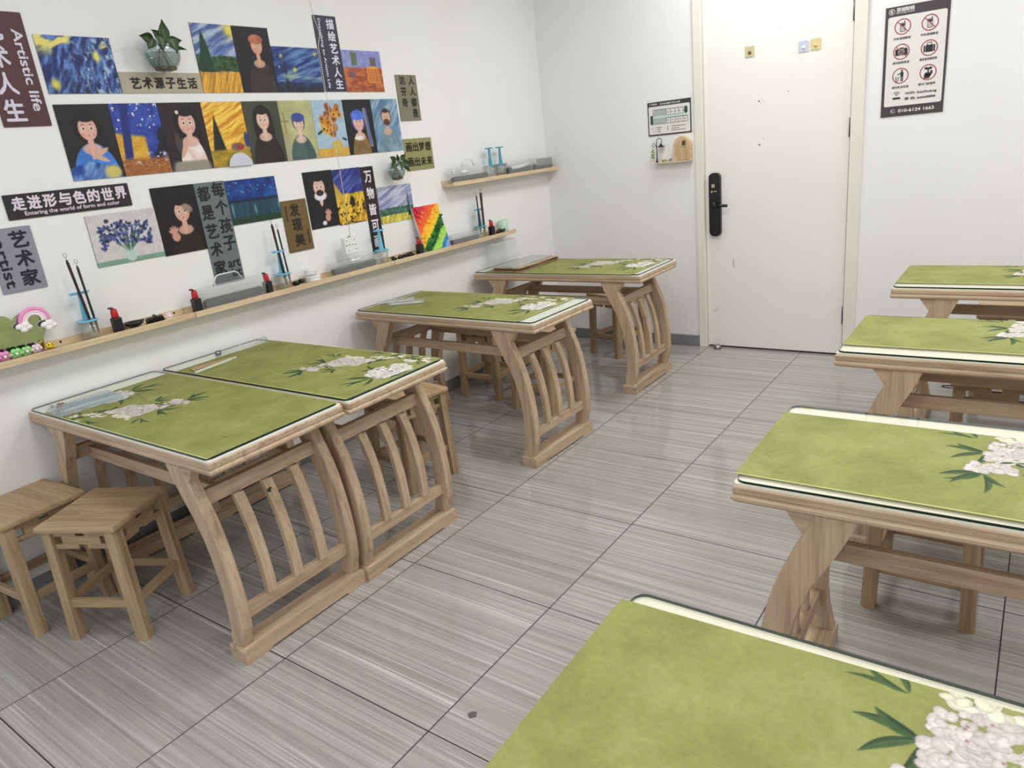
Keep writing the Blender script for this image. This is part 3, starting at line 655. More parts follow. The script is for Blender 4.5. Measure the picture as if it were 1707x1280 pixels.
# ---- clear plastic cases
def case(y0,y1,z,hh,lab,handle=None,x0=.018,x1=.088,milky=False):
    t=thing('clear_case',lab,'storage box',((x0+x1)/2,(y0+y1)/2,z),group='clear plastic cases on the shelves')
    hx=(x1-x0)/2; hy=(y1-y0)/2
    def shell(a0,b0_,a1,b1_,za,zb,r,cap):
        P0=rrect(-a0,a0,-b0_,b0_,r,4); P1=rrect(-a1,a1,-b1_,b1_,r,4); n=len(P0); vs=[(x,y,za) for x,y in P0]+[(x,y,zb) for x,y in P1]
        fs=[(i,(i+1)%n,n+(i+1)%n,n+i) for i in range(n)]; fs.append(tuple(range(n,2*n)) if cap>0 else tuple(range(n))[::-1]); return vs,fs
    m=MB(); m.add(*shell(hx-.004,hy-.006,hx-.002,hy-.003,.001,hh*.55,.010,-1)); m.build('tray',CLEAR,t)
    m=MB(); m.add(*shell(hx,hy,hx-.004,hy-.008,hh*.55,hh*.93,.012,0.5)); m.tube([(x,y,hh*.55) for x,y in rrect(-hx,hx,-hy,hy,.012,4)]+[(hx,0-hy+.012,hh*.55)],.0013,5,mi=0); m.build('lid',CLEAR,t)
    if handle:
        a,b_=handle; yc=(y0+y1)/2; a-=yc; b_-=yc; MB().tube([(0,a,hh*.93),(0,a+.022,hh+.028),(0,a+.034,hh+.034),(0,b_-.034,hh+.034),(0,b_-.022,hh+.028),(0,b_,hh*.93)],.0032,8).build('handle',HANDLEW,t)
    return t
case(.665,.992,ZS0,.100,'large clear case with white handle between two ink bottles on the shelf',(.742,.895))
case(1.395,1.735,ZS0,.070,'low clear case under the hanging white tag on the middle shelf')
case(2.345,2.625,ZS0,.065,'small clear case right of the rainbow canvas')
case(2.425,2.795,ZS1,.098,'clear case with pale handle at left on the upper shelf',(2.545,2.668))
case(3.000,3.290,ZS1,.088,'clear case in the middle right of the upper shelf, white roll inside')
case(3.297,3.560,ZS1,.088,'clear case at the corner end of the upper shelf, striped sheet inside')
def roll(x,y0,y1,z,r,lab,m=FELT,cat='felt roll',tilt=0):
    mb=MB(); pts=[]
    n=int(46); L=y1-y0; P=[]
    for k in range(n+1):
        a=2*PI*2.2*k/n; rr=r*(.45+.55*k/n); P.append((rr*math.cos(a),rr*math.sin(a)*.9))
    vs=[(p[0],-L/2,p[1]) for p in P]+[(p[0],L/2,p[1]) for p in P]; vs2=[(p[0]*.93,-L/2,p[1]*.93) for p in P]+[(p[0]*.93,L/2,p[1]*.93) for p in P]
    fs=[(i,i+1,n+1+i+1,n+1+i) for i in range(n)]; mb.add(vs,fs,0,None,True); mb.add(vs2,[f[::-1] for f in fs],0,None,True)
    q=2*(n+1); mb.f+= [(i,i+1,q+i+1,q+i)[::-1] for i in range(n)]+[(n+1+i,n+2+i,q+n+2+i,q+n+1+i) for i in range(n)]; mb.m+=[0]*(2*n); mb.sm+=[False]*(2*n)
    o=mb.build('felt_roll',m); o.location=(x,(y0+y1)/2,z+r*.9+.003); o.rotation_euler=(0,0,math.radians(tilt)); tag(o,lab,cat,'rolled dark felt mats in the cases'); return o
roll(.055,.688,.972,ZS0,.024,'dark grey felt roll in the large handled case, lower shelf')
roll(.055,1.415,1.700,ZS0,.022,'dark grey felt roll in the low case under the white tag')
roll(.055,2.360,2.612,ZS0,.018,'dark grey felt roll in the small case beside the canvas')
roll(.055,2.445,2.780,ZS1,.020,'dark grey felt roll in the handled case on the upper shelf')
roll(.046,3.015,3.275,ZS1,.026,'dark grey felt roll beside the white roll, upper shelf')
roll(.052,3.312,3.548,ZS1,.022,'dark grey felt roll in the corner case, upper shelf')
def paper_blob(x,y,z,lab,s=1.0,m=WHITEP):
    mb=MB(); r=random.Random(int(y*100))
    for k in range(6): mb.ball((r.uniform(-.010,.010)*s,r.uniform(-.03,.03)*s,.010*s+r.uniform(0,.008)),(.010*s,.020*s,.009*s),n=8)
    o=mb.build('crumpled_tissue',m); o.location=(x,y,z); tag(o,lab,'tissue')
paper_blob(.070,1.560,ZS0+.046,'crumpled white tissue on the felt roll in the low case')
paper_blob(.066,2.560,ZS1+.042,'crumpled white tissue in the handled case on the upper shelf',1.2)
o=MB().tube([(.0,-.10,0),(0,.02,.004),(0,.10,.012)],.011,12).build('paper_roll',WHITEP); o.location=(.066,3.15,ZS1+.040); tag(o,'slim white paper roll leaning in the middle upper case','paper roll')
m=MB(); [m.box(-.001,.001,-.095+.016*k,-.089+.016*k,.0,.045,1) for k in range(12)]; m.box(-.0008,.0008,-.10,.10,0,.045,0)
o=m.build('striped_sheet',[mat('grey_sheet',(150,150,156),.5),mat('dark_stripe',(60,60,66),.5)]); o.location=(.082,3.43,ZS1+.032); tag(o,'grey striped sheet standing inside the corner case','sheet')

# ---- small things on the lower shelf
m=MB().lathe([(.0001,.003),(.016,.004),(.034,.018),(.038,.026),(.036,.027),(.030,.018),(.0001,.010)],n=22); m.tube([(0,.030,.022),(0,.043,.027)],[.008,.003],8)
o=m.build('ink_dish',BLACKG); o.location=(.060,.362,ZS0); tag(o,'shiny black ink dish right of the leftmost ink bottle','dish')
def brush_rest(x,y,s,lab,peaks=5):
    m=MB(); P=[(-.5,0),(-.5,.35)]
    for k in range(peaks):
        a=-.5+(k+.0)/peaks; P+=[(a+.10/peaks*5*.2,.55),(a+.5/peaks,1.0 if k==peaks//2 else .8),(a+.9/peaks,.40)]
    P+=[(.5,.3),(.5,0)]; m.prism([(p[0]*.066*s,p[1]*.034*s) for p in P],'x',-.011,.011)
    o=m.build('brush_rest',BLACKG); o.location=(x,y,ZS0); tag(o,lab,'brush rest'); return o
brush_rest(.060,.450,1.05,'black peaked brush rest right of the shiny ink dish')
m=MB()
for k in range(6):
    a=2*PI*k/6; m.ball((.0,.011*math.cos(a),.013+.010*math.sin(a)),(.004,.008,.008),n=8)
m.ball((.003,0,.013),(.005,.006,.006),1,8)
o=m.build('clay_flower',[mat('pale_pink_clay',(236,214,220),.6),WHITEP]); o.location=(.058,.512,ZS0); tag(o,'small pale pink flower beside the black brush rest','ornament')
rr_=random.Random(4)
m=MB()
for k in range(9): m.ball((rr_.uniform(-.012,.012),rr_.uniform(-.022,.022),.012+rr_.uniform(-.003,.010)),(.012,.014,.011),n=6)
o=m.build('ink_stone',mat('dark_rock',(26,22,18),.4,noise=.5,nscale=120)); o.location=(.056,1.190,ZS0+.0); tag(o,'rough black stone between the second brush stand and white jars','stone')
for dz,r,lab in ((0,.037,'round white jar standing on the shelf under a smaller jar'),(.033,.029,'smaller white jar stacked on top of the round white jar')):
    t=thing('paint_jar',lab,'jar',(.055,1.283-(0 if dz==0 else .012),ZS0+dz))
    MB().lathe([(.0001,0),(r*.95,0),(r,.003),(r,.022),(r*.94,.024),(.0001,.024)],n=24).build('jar_body',CUPM if dz else WHITEP,t)
    MB().lathe([(r*1.04,.022),(r*1.06,.024),(r*1.06,.030),(r,.032),(.0001,.032)],n=24).build('lid',WHITEP,t)
m=MB()
for k in range(22): m.ball((rr_.uniform(-.018,.018),-.088+.008*k,.010+.006*math.sin(k*1.3)+.003),(.011,.012,.009),n=8)
o=m.build('bead_string',mat('black_bead',(24,20,18),.25,noise=.3,nscale=90)); o.location=(.062,1.925,ZS0+.0); tag(o,'heap of black polished beads between the empty stand and canvas','beads')
# black dolphin-like rest near the end
m=MB().tube([(0,-.045,.012),(0,-.02,.020),(0,.005,.018),(0,.028,.012),(0,.040,.020),(0,.046,.028)],[.008,.014,.013,.009,.008,.006],10)
o=m.build('brush_rest',BLACKG); o.location=(.070,2.850,ZS0); tag(o,'curved black brush rest with upturned tail beside the green cup','brush rest')
t=thing('pale_green_cup','pale mint green cup at the right end of the lower shelf','cup',(.050,2.912,ZS0))
MB().lathe([(.0001,0),(.028,0),(.031,.004),(.034,.080),(.032,.080),(.029,.006),(.0001,.005)],n=28).build('cup_body',mat('mint_green',(196,222,200),.45,noise=.1,nscale=60),t)
# wire hook under the shelf
m=MB().tube([(0,-.03,0),(0,-.02,-.018),(0,.0,-.026),(0,.022,-.018),(0,.028,-.005)],.0012,6); o=m.build('wire_loop',mat('dark_wire',(80,76,72),.5)); o.location=(.098,2.745,ZSH-.002); tag(o,'thin wire loop hanging under the lower shelf near its end','wire')

# ---- rainbow mirror on the shelf
def mirror_thing():
    t=thing('decorated_mirror','mirror with scalloped top and clay rainbow, edged with pink and green clay','mirror',(.030,-.085,ZS0))
    t.rotation_euler=(0,0,0)
    P=[(-.16,.0),(.118,.0),(.125,.045),(.148,.095),(.150,.125)]
    for k in range(1,8): a=PI*k/8; P.append((.095+.055*math.cos(a),.128+.028*math.sin(a)))
    P.append((.045,.130))
    for c in (-.005,-.085):
        for k in range(1,8): a=PI*k/8; P.append((c+.042*math.cos(a),.133+.026*math.sin(a)))
    P.append((-.16,.13))
    Rt=Matrix.Rotation(math.radians(6),4,'Y')
    MB().prism(P,'x',-.003,.0,M=Rt).build('mirror_board',mat('mirror_back',(190,190,194),.4),t)
    # reflective face slightly in front
    m=MB(); m.add([(.0006,p[0],p[1]) for p in P],[tuple(range(len(P)))],0,Rt); m.build('mirror_glass',MIRROR,t)
    pk=mat('pink_clay',(236,150,200),.55); pk2=mat('light_pink_clay',(246,214,226),.55); wc=mat('white_clay',(244,242,240),.6); ye=mat('yellow_clay',(236,204,50),.5); gr=mat('green_clay',(160,222,140),.55); mg=mat('magenta_clay',(222,140,190),.55); br=mat('brown_tray',(120,74,50),.6)
    m=MB()
    for rad,mi,w in ((.046,0,.008),(.036,1,.007),(.027,2,.006)):
        m.tube([(.020,.108+rad*math.cos(a),.118+rad*math.sin(a)*.9) for a in [PI*k/12 for k in range(-1,14)]],w,8,mi)
    m.build('clay_rainbow',[pk,pk2,wc],t).matrix_parent_inverse=Matrix.Identity(4)
    for c in (.066,.146):
        m=MB()
        for dy,dz,r in ((-.012,.0,.014),(.006,.004,.017),(.018,-.006,.012),(0,-.012,.014)): m.ball((.024,c+dy,.106+dz-(.012 if c>.1 else 0)),(.008,r,r*.8),n=10)
        m.build('clay_cloud',wc,t)
    MB().box(.030,.036,-.16,.150,.0,.006).build('base_strip',br,t)
    r=random.Random(2)
    for nm,c,col,s in (('clay_flower',-.050,mg,1.1),('clay_flower',-.020,pk,1.1),('clay_flower',.018,gr,1.1),('clay_flower',.052,gr,1.0),('clay_flower',.085,pk2,.95),('clay_flower',-.12,pk,1.2),('clay_bee',-.085,ye,1.0),('clay_bee',.130,ye,1.0)):
        m=MB()
        if nm=='clay_flower':
            for k in range(6): a=2*PI*k/6; m.ball((.022+.004*math.sin(k),c+.013*s*math.cos(a),.017+.011*s*math.sin(a)),(.008,.010*s,.009*s),0,8)
            m.ball((.030,c,.017),(.005,.006,.006),1,8); m.build(nm,[col,wc],t)
        else:
            m.ball((.024,c,.016),(.010,.016,.012),0,10); m.ball((.032,c-.005,.021),.003,1,6); m.ball((.032,c+.006,.021),.003,1,6); m.tube([(.024,c,.026),(.024,c-.004,.036)],.0015,5); m.build(nm,[col,BLACK],t)
    return t
mirror_thing()

# ================================================================ wall boards
def put_board(name,me,y0,z0,lab,cat,x=.0,group=None):
    o=put(name,me); o.matrix_world=ML(y0,z0,x); tag(o,lab,cat,group); return o
BEDGE=mat('board_edge',(46,44,48),.5)
def cl(x,a=0.,b=1.): return np.clip(x,a,b)
class Art:
    def __init__(s,w,h,seed,step=.0024):
        s.w,s.h=w,h; s.us=np.linspace(0,w,int(w/step)+1); s.vs=np.linspace(0,h,int(h/step)+1); X,Y=np.meshgrid(s.us,s.vs,indexing='ij'); s.U=X/w; s.V=Y/h; s.X=X; s.Y=Y; s.sd=seed
        s.rgb=np.zeros(X.shape+(3,))
    def fill(s,c,m=None):
        m=np.ones_like(s.U) if m is None else cl(m)
        c=np.asarray(c,float); 
        for k in range(3): s.rgb[...,k]=s.rgb[...,k]*(1-m)+c[...,k]*m
        return s
    def grad(s,c0,c1,t):
        t=cl(t)[...,None]; return np.asarray(c0)*(1-t)+np.asarray(c1)*t
    def streak(s,fx,fy,seed=0,ang=0.,warp=0.,oct=3):
        ca,sa=math.cos(ang),math.sin(ang); x=s.X*ca+s.Y*sa; y=-s.X*sa+s.Y*ca
        if warp: x=x+warp*fbm(s.X*18,s.Y*18,s.sd+71); y=y+warp*fbm(s.X*18+9,s.Y*18,s.sd+37)
        return fbm(x*fx+50,y*fy+50,s.sd+seed,oct)
    def ell(s,cx,cy,rx,ry,soft=.06,ang=0.):
        # cx,cy in fractions of w,h ; radii as fraction of w
        ca,sa=math.cos(ang),math.sin(ang); dx=s.X-cx*s.w; dy=s.Y-cy*s.h; u=(dx*ca+dy*sa)/(rx*s.w); v=(-dx*sa+dy*ca)/(ry*s.w); return cl((1-np.sqrt(u*u+v*v))/soft)
    def speck(s,c,amt=.1,f=260,seed=5):
        n=fbm(s.X*f,s.Y*f,s.sd+seed,2)-.5
        for k in range(3): s.rgb[...,k]=s.rgb[...,k]*(1+n*2*amt)
        return s
    def mesh(s,name): return grid_print(name,s.us,s.vs,np.clip(s.rgb,0,255),None,[PRINT,BEDGE],.0035)
SKIN=(214,170,150)
def portrait(a,bg,hair,skin,cloth,hx=.5,hy=.66,r=.17,hairR=1.35,hairlow=0.0,cap=None,beard=None,collar=None,shoulder=.42,lace=None):
    r=r*1.22; hy=hy+.015
    a.fill(a.grad(bg,tuple(min(255,c*1.35+6) for c in bg),a.streak(14,14,1,oct=4)))
    if hairlow: a.fill(hair,a.ell(hx,hy-hairlow*.5,r*hairR*1.05,r*hairR+hairlow*a.h/a.w*.5,.10))
    a.fill(hair,a.ell(hx,hy+.02,r*hairR,r*hairR*1.15,.08))
    n=a.streak(40,18,3,ang=.5)
    body=cl(1-((a.U-hx)/shoulder)**2*1.1); top=(hy-.16)*body**.5*1.0-.02
    m=cl((top-a.V)/.02)*(np.abs(a.U-hx)<shoulder); a.fill(a.grad(cloth,tuple(min(255,c*1.7+10) for c in cloth),n),m)
    a.fill(skin,a.ell(hx,hy-.19,r*.30,r*1.0,.12)); a.fill(skin,a.ell(hx,hy-.27,r*.95,r*.55,.2)*.9 if collar is None else 0*a.U)
    if collar: a.fill(collar,a.ell(hx,hy-.17,r*.95,r*.45,.2))
    a.fill(skin,a.ell(hx,hy,r*.86,r*1.05,.08)); sh=tuple(c*.9 for c in skin)
    for sx in (-1,1):
        a.fill((206,128,120),a.ell(hx+sx*r*.5,hy-r*.36,r*.26,r*.22,.9)*.6)
        a.fill((238,232,226),a.ell(hx+sx*r*.36,hy+r*.02,r*.17,r*.20,.2)); a.fill((22,18,18),a.ell(hx+sx*r*.34,hy+r*.02,r*.10,r*.13,.2)); a.fill(tuple(c*.5 for c in hair),a.ell(hx+sx*r*.36,hy+r*.28,r*.17,r*.03,.4))
    a.fill(sh,a.ell(hx,hy-r*.20,r*.07,r*.09,.5)); a.fill((170,70,70),a.ell(hx,hy-r*.42,r*.11,r*.055,.3))
    a.fill(hair,a.ell(hx,hy+r*.62,r*.78,r*.30,.3))
    if cap: a.fill(a.grad(cap,tuple(min(255,c*1.6) for c in cap),a.streak(60,60,9)),a.ell(hx,hy+r*.55,r*1.15,r*.62,.12))
    if beard: a.fill(beard,a.ell(hx,hy-r*.48,r*.62,r*.50,.2)); a.fill((150,80,70),a.ell(hx,hy-r*.40,r*.10,r*.04,.3))
    a.speck(None,.05)
    return a
def hand(a,cx,cy,s,ang,skin=(206,150,130)):
    a.fill(skin,a.ell(cx,cy,s,s*1.1,.15,ang))
    for k,(o,l) in enumerate(((-.9,.85),(-.35,1.35),(.12,1.5),(.6,1.35),(1.1,.9))):
        t=ang+PI/2-o*.55; a.fill(skin,a.ell(cx+math.cos(t)*s*1.5,cy+math.sin(t)*s*1.5*a.w/a.h,s*.26,s*l*.72,.25,t-PI/2))
def sky_field(a,sky0,sky1,mid,low,h1=.42,h2=.32,ang=.25,tree=None,sun=None,sf=(10,90)):
    n=a.streak(sf[0],sf[1],1,ang,.012,3); a.fill(a.grad(sky0,sky1,(n-.3)*2.4))
    n2=a.streak(70,70,2); n3=a.streak(16,140,3,1.2)
    e=a.streak(12,3,6)*.08
    a.fill(a.grad(mid,tuple(min(255,c*1.7+8) for c in mid),(n2-.35)*2.2),(h1+e-a.V)/.02)
    a.fill(a.grad(low,tuple(min(255,c*1.3+14) for c in low),(n3-.35)*2.6),(h2+e*.5-a.V)/.02)
    if sun: a.fill(sun[2],cl(1.2*np.exp(-(((a.U-sun[0])/sun[3])**2+((a.V-sun[1])/sun[3]*a.h/a.w)**2)*2)))
    if tree:
        w=tree[1]*cl((tree[3]-a.V)/(tree[3]-tree[2]))**.7*(a.V>tree[2]-.1)*(1+.25*(a.streak(30,60,8)-.5)); a.fill(a.grad(tree[4],tuple(c*1.8+8 for c in tree[4]),a.streak(50,50,11)),cl((w-np.abs(a.U-tree[0]))/.03)*(a.V<tree[3])*(a.V>tree[2]))
    a.speck(None,.07); return a
boards=[]
def B(y0,y1,z0,z1,fn,name,lab,step=.0024):
    a=Art(y1-y0-.001,z1-z0-.001,int((y0*7+z0*13)*100)%900,step); fn(a); put_board(name,a.mesh(name),y0,z0,lab,'picture',.0038,'printed pictures on the left wall')
Z1=1.791; Z2=1.483; Z2t=1.755
def a_blue(a):
    n=a.streak(30,90,1,1.2,.02); a.fill(a.grad((20,36,96),(92,132,196),(n-.32)*2.6)); d=a.streak(16,16,4); a.fill((18,26,50),cl((d-.54)*9)*cl((a.U-.2)*3)*cl(1.05-a.V)*.8)
    a.fill(a.grad((226,210,90),(240,226,150),a.streak(60,90,6)),cl((a.streak(14,30,7,.4)-.52)*9)*cl((a.V-.62)*5)); a.fill((236,222,96),a.ell(.76,.66,.06,.10,.6)); a.fill((226,206,80),a.ell(.12,.16,.08,.10,.7)); w=cl((a.streak(120,60,9,.3)-.60)*12)*cl((a.U-.3)*3); a.fill((206,216,220),w*.7)
B(.313,.584,Z1,1.990,a_blue,'painted_flower_print','wide blue print with yellow blotches beside the dark red sign')
B(.940,1.138,Z1,2.067,lambda a: sky_field(a,(70,96,160),(176,190,214),(30,56,30),(176,128,40),.50,.30,.5,(.22,.20,.30,.92,(14,40,26)),(.95,.93,(232,214,90),.22)),'landscape_print','tall print of dark tree, swirly blue sky and ochre field')
B(1.139,1.331,Z1,2.067,lambda a: portrait(a,(14,12,18),(120,70,48),(214,160,138),(34,30,28),.60,.70,.15,1.0,0,cap=(140,82,60),shoulder=.40),'portrait_print','black print of pale person in brown cap, top row of pictures')
B(1.332,1.607,Z1,1.992,lambda a: [sky_field(a,(24,44,110),(96,136,190),(20,34,64),(22,28,50),.20,.12,.3,(.22,.06,.05,.88,(16,18,20))), a.fill((222,214,96),a.ell(.42,.50,.06,.06,.9)),a.fill((206,206,100),a.ell(.17,.80,.05,.05,.9)),a.fill((226,214,96),a.ell(.92,.86,.05,.05,.9)),a.fill((190,198,110),a.ell(.10,.56,.03,.03,.9)),a.fill((150,176,150),cl((a.streak(10,70,21,.2)-.5)*6)*cl(1-np.abs(a.V-.36)*9))],'night_sky_print','wide deep blue night print with yellow lights left of the navy sign')
def a_room(a):
    n=a.streak(40,90,1,.2); a.fill(a.grad((150,70,44),(196,112,60),(n-.3)*2.4)); a.fill(a.grad((116,124,190),(160,166,214),a.streak(60,40,2)),cl((a.V-.55)*14)); a.fill((90,110,60),((np.abs(a.U-.30)<.07)&(np.abs(a.V-.80)<.16))*.9); a.fill((92,88,70),((np.abs(a.U-.78)<.08)&(np.abs(a.V-.74)<.11))*.8)
    a.fill(a.grad((206,126,44),(232,166,70),a.streak(120,16,4)),((a.U>.60)&(a.U<.92)&(a.V>.22)&(a.V<.62)&(a.V<.75-(a.U-.6)*.3))*1.); a.fill((186,90,40),cl((.012-np.abs(((a.X*60)%1)-.5)*.03)/.004)*((a.U>.62)&(a.U<.9)&(a.V>.25)&(a.V<.56))*.8); a.fill((98,78,120),a.ell(.2,.42,.10,.07,.3)*.7)
    a.speck(None,.08)
B(1.758,2.032,Z1,1.992,a_room,'interior_print','orange and lilac room print right of the navy vertical sign')
ye=[.314,.514,.712,.909,1.111,1.307,1.506,1.709,1.910,2.111]
def blue_dress(a):
    portrait(a,(22,18,22),(16,14,18),(222,172,156),(40,84,150),.50,.66,.17,1.35,shoulder=.46); a.fill(a.grad((24,60,140),(120,160,210),(a.streak(20,60,31,1.1)-.3)*2.2),cl((.26-a.V-np.abs(a.U-.4)*.2)/.03)*(a.U<.86)); a.fill((206,190,110),a.ell(.78,.08,.2,.16,.4)); a.fill(SKIN,a.ell(.62,.34,.22,.05,.2,.5)); a.fill(SKIN,a.ell(.60,.28,.20,.045,.2,-.4))
B(ye[0],ye[1],Z2,Z2t,blue_dress,'portrait_print','portrait print of a person in blue dress, leftmost of middle row')
def a_cafe(a):
    a.fill(a.grad((24,40,130),(66,96,196),a.streak(30,30,1))); a.fill((236,236,210),cl((a.streak(90,90,3)-.70)*30)*(a.V>.5)); a.fill(a.grad((196,140,30),(236,190,70),a.streak(20,60,4,.4)),cl((.62-a.U*.1-a.V)*20)*cl((.62-a.U)*20)); a.fill((30,44,120),cl((.10-np.abs(a.U-.12+a.V*-.18))/.03)); a.fill((16,22,34),cl((a.streak(20,20,6)+.1-.5)*9)*cl((a.U-.66)*8)*cl((.70-a.V)*12)); a.fill(a.grad((130,72,34),(190,128,70),a.streak(70,140,7)),cl((.26-a.V)*18)); a.fill((216,206,196),cl((a.streak(60,120,9)-.66)*18)*cl((.34-a.V)*18)*(a.V>.12)); a.speck(None,.1)
B(ye[1],ye[2],Z2,Z2t,a_cafe,'street_print','blue and yellow street print, second of the middle row')
def a_fur(a):
    portrait(a,(26,20,22),(20,16,18),(222,176,162),(206,160,146),.58,.68,.19,1.35,.30,shoulder=.34); a.fill((150,140,132),cl((.16-a.V)/.04)*a.ell(.5,.0,.5,.4,.2)); a.fill((70,62,64),a.ell(.30,.40,.09,.26,.3,.1)); a.fill((226,216,214),a.ell(.40,.86,.05,.05,.4)); a.fill(SKIN,a.ell(.42,.34,.06,.26,.2,-.5))
B(ye[2],ye[3],Z2,Z2t,a_fur,'portrait_print','portrait print of dark haired bare shouldered person, middle row')
def a_yellow(a):
    n=a.streak(14,120,1,.45,.02); a.fill(a.grad((214,150,36),(250,214,90),(n-.3)*2.4)); a.fill((206,120,30),cl((a.streak(10,110,5,.45,.02)-.60)*12)*.8); w=.17*cl((.86-a.V)/.6); a.fill((26,34,24),cl((w-np.abs(a.U-.24))/.03)*(a.V<.86)*(a.V>.25)); a.fill(a.grad((120,104,30),(206,166,50),a.streak(40,90,6)),cl((.28-a.V)/.03)); a.fill((120,96,84),a.ell(.70,.30,.20,.10,.3)); a.fill((170,40,40),a.ell(.76,.29,.10,.05,.3)); a.fill((40,60,130),a.ell(.96,.40,.08,.20,.3)); a.speck(None,.1)
B(ye[3],ye[4],Z2,Z2t,a_yellow,'yellow_field_print','yellow streaked print with dark tree, pale half disc at its foot')
B(ye[4],ye[5],Z2,Z2t,lambda a: portrait(a,(48,54,40),(26,18,20),(224,188,168),(28,20,20),.50,.68,.17,1.35,.28,shoulder=.46),'portrait_print','portrait print of long dark haired person on dark olive ground')
def a_cap(a):
    portrait(a,(150,150,108),(40,40,60),(222,190,174),(50,66,66),.52,.60,.15,1.05,0,cap=(50,60,120),shoulder=.40); a.fill((170,160,132),cl((.42-a.V)/.02)*cl((.16-a.U)/.02)); a.fill((140,110,52),cl((.018-np.abs(a.U-.11))/.01)*(a.V>.45)*(a.V<.82)); a.fill((140,110,52),cl((.014-np.abs(a.V-.66))/.01)*(a.U<.24)*(a.U>.02))
B(ye[5],ye[6],Z2,Z2t,a_cap,'portrait_print','portrait print of person in blue cap on beige ground')
def a_vase(a):
    a.fill(a.grad((150,180,206),(180,204,222),a.streak(30,60,1))); a.fill(a.grad((200,150,60),(226,176,80),a.streak(60,20,2)),cl((.16-a.V)/.01)); a.fill((206,176,84),a.ell(.62,.17,.20,.18,.1)); r=np.random.RandomState(3)
    for k in range(34):
        x,y=.55+.36*(r.rand()-.5)*1.7,.64+.30*(r.rand()-.5)*1.9; c=[(196,120,40),(222,166,50),(150,80,36),(214,140,60)][k%4]; a.fill(c,a.ell(x,y,.11,.11,.5)); a.fill((70,50,26),a.ell(x,y,.04,.04,.5))
    a.fill((40,62,36),a.ell(.14,.44,.12,.04,.4,.5)); a.fill((40,62,36),a.ell(.9,.30,.10,.04,.4,-.4)); a.speck(None,.1)
B(ye[6],ye[7],Z2,Z2t,a_vase,'flower_vase_print','print of orange flowers in a vase on light blue ground')
def a_scarf(a):
    portrait(a,(14,14,18),(52,76,160),(224,176,160),(96,72,40),.46,.58,.18,1.15,0,cap=(60,86,170),shoulder=.34); n=a.streak(90,10,8,.12); a.fill(a.grad((206,186,110),(80,90,160),(n-.35)*3),cl((.075-np.abs(a.U-.74-(.8-a.V)*.12))/.02)*(a.V<.84)*(a.V>.12)); a.fill((232,230,224),a.ell(.40,.30,.18,.06,.3))
B(ye[7],ye[8],Z2,Z2t,a_scarf,'portrait_print','portrait print of person in blue headscarf on black ground')
def a_beardb(a):
    portrait(a,(92,126,156),(60,42,32),(206,164,142),(84,104,116),.50,.64,.16,1.05,0,beard=(92,50,30),shoulder=.42); n=a.streak(12,100,5,.9,.02); m=1-np.maximum(cl((.50-a.V)/.02)*(np.abs(a.U-.5)<.42),a.ell(.5,.66,.19,.23,.1)); a.fill(a.grad((70,104,140),(160,184,200),(n-.3)*2.4),m*.75)
B(ye[8],ye[9],Z2,1.755,a_beardb,'portrait_print','portrait print of bearded person on streaky blue ground, end of row')
def a_iris(a):
    a.fill(a.grad((196,190,192),(218,212,210),a.streak(40,60,1))); a.fill((120,160,140),cl((.10-a.V)/.02)); a.fill((186,206,200),a.ell(.50,.18,.09,.13,.15)); r=np.random.RandomState(7)
    for k in range(16): x=.50+.3*(r.rand()-.5)*2; t=(x-.5)*2.2; a.fill((64,98,76),a.ell(.50+(x-.5)*.6,.48,.012,.20,.4,-t))
    for k in range(150):
        x=.50+.40*(r.rand()-.5)*1.9; y=.62+.34*(r.rand()-.5)*1.3-abs(x-.5)*.25; c=[(44,56,110),(70,84,150),(30,36,70),(96,104,150)][k%4]; a.fill(c,a.ell(x,y,.038,.022,.5,r.rand()*3))
    for k in range(5): a.fill((52,58,90),a.ell(.26+r.rand()*.03,.86,.035,.03,.5,k))
    for k in range(10): a.fill((70,78,110),a.ell(.14+.1*r.rand(),.50+.12*r.rand(),.03,.02,.5,k))
    a.speck(None,.06)
B(.314,.593,1.155,1.352,a_iris,'blue_flowers_print','pale print of blue flowers in a white vase, third row')
def a_hand(a):
    portrait(a,(16,12,14),(20,14,16),(214,170,148),(24,16,16),.60,.60,.17,1.0,0,shoulder=.36); a.fill((150,130,116),a.ell(.74,.66,.16,.10,.4,-.6)); hand(a,.34,.26,.10,.25)
B(.593,.789,1.150,1.428,a_hand,'portrait_print','dark print of a white haired figure raising an open hand')
def a_rhone(a):
    n=a.streak(40,40,1,.3); a.fill(a.grad((18,40,110),(30,84,160),(n-.3)*2.2)); a.fill((20,34,60),cl((.56-a.V)/.02)); a.fill(a.grad((24,44,60),(40,90,110),a.streak(100,12,3)),cl((.50-a.V)/.02)); a.fill((120,170,170),cl((a.streak(60,6,5)-.60)*12)*cl((.52-a.V)*9)*cl((a.V-.12)*6)*.8); a.fill((30,60,40),cl((.16-a.V)/.04)); r=np.random.RandomState(5)
    for k in range(16): a.fill((150,200,200),a.ell(r.rand(),.66+.3*r.rand(),.016,.016,.9))
    a.speck(None,.1)
B(.940,1.210,1.228,1.424,a_rhone,'night_river_print','wide dark blue print with pale lights and streaks, third row')
def a_ruff(a):
    portrait(a,(16,14,18),(24,18,18),(222,184,168),(18,16,20),.48,.70,.19,1.0,0,beard=(46,30,28),collar=(222,220,220),shoulder=.40); a.fill((226,224,224),cl(a.ell(.48,.575,.25,.13,.3)-a.ell(.48,.66,.165,.15,.1))); hand(a,.62,.17,.10,-.2); a.fill((222,220,222),a.ell(.47,.08,.09,.07,.3))
B(1.375,1.561,1.145,1.423,a_ruff,'portrait_print','black print of a bearded person in white ruff, hand on chest')
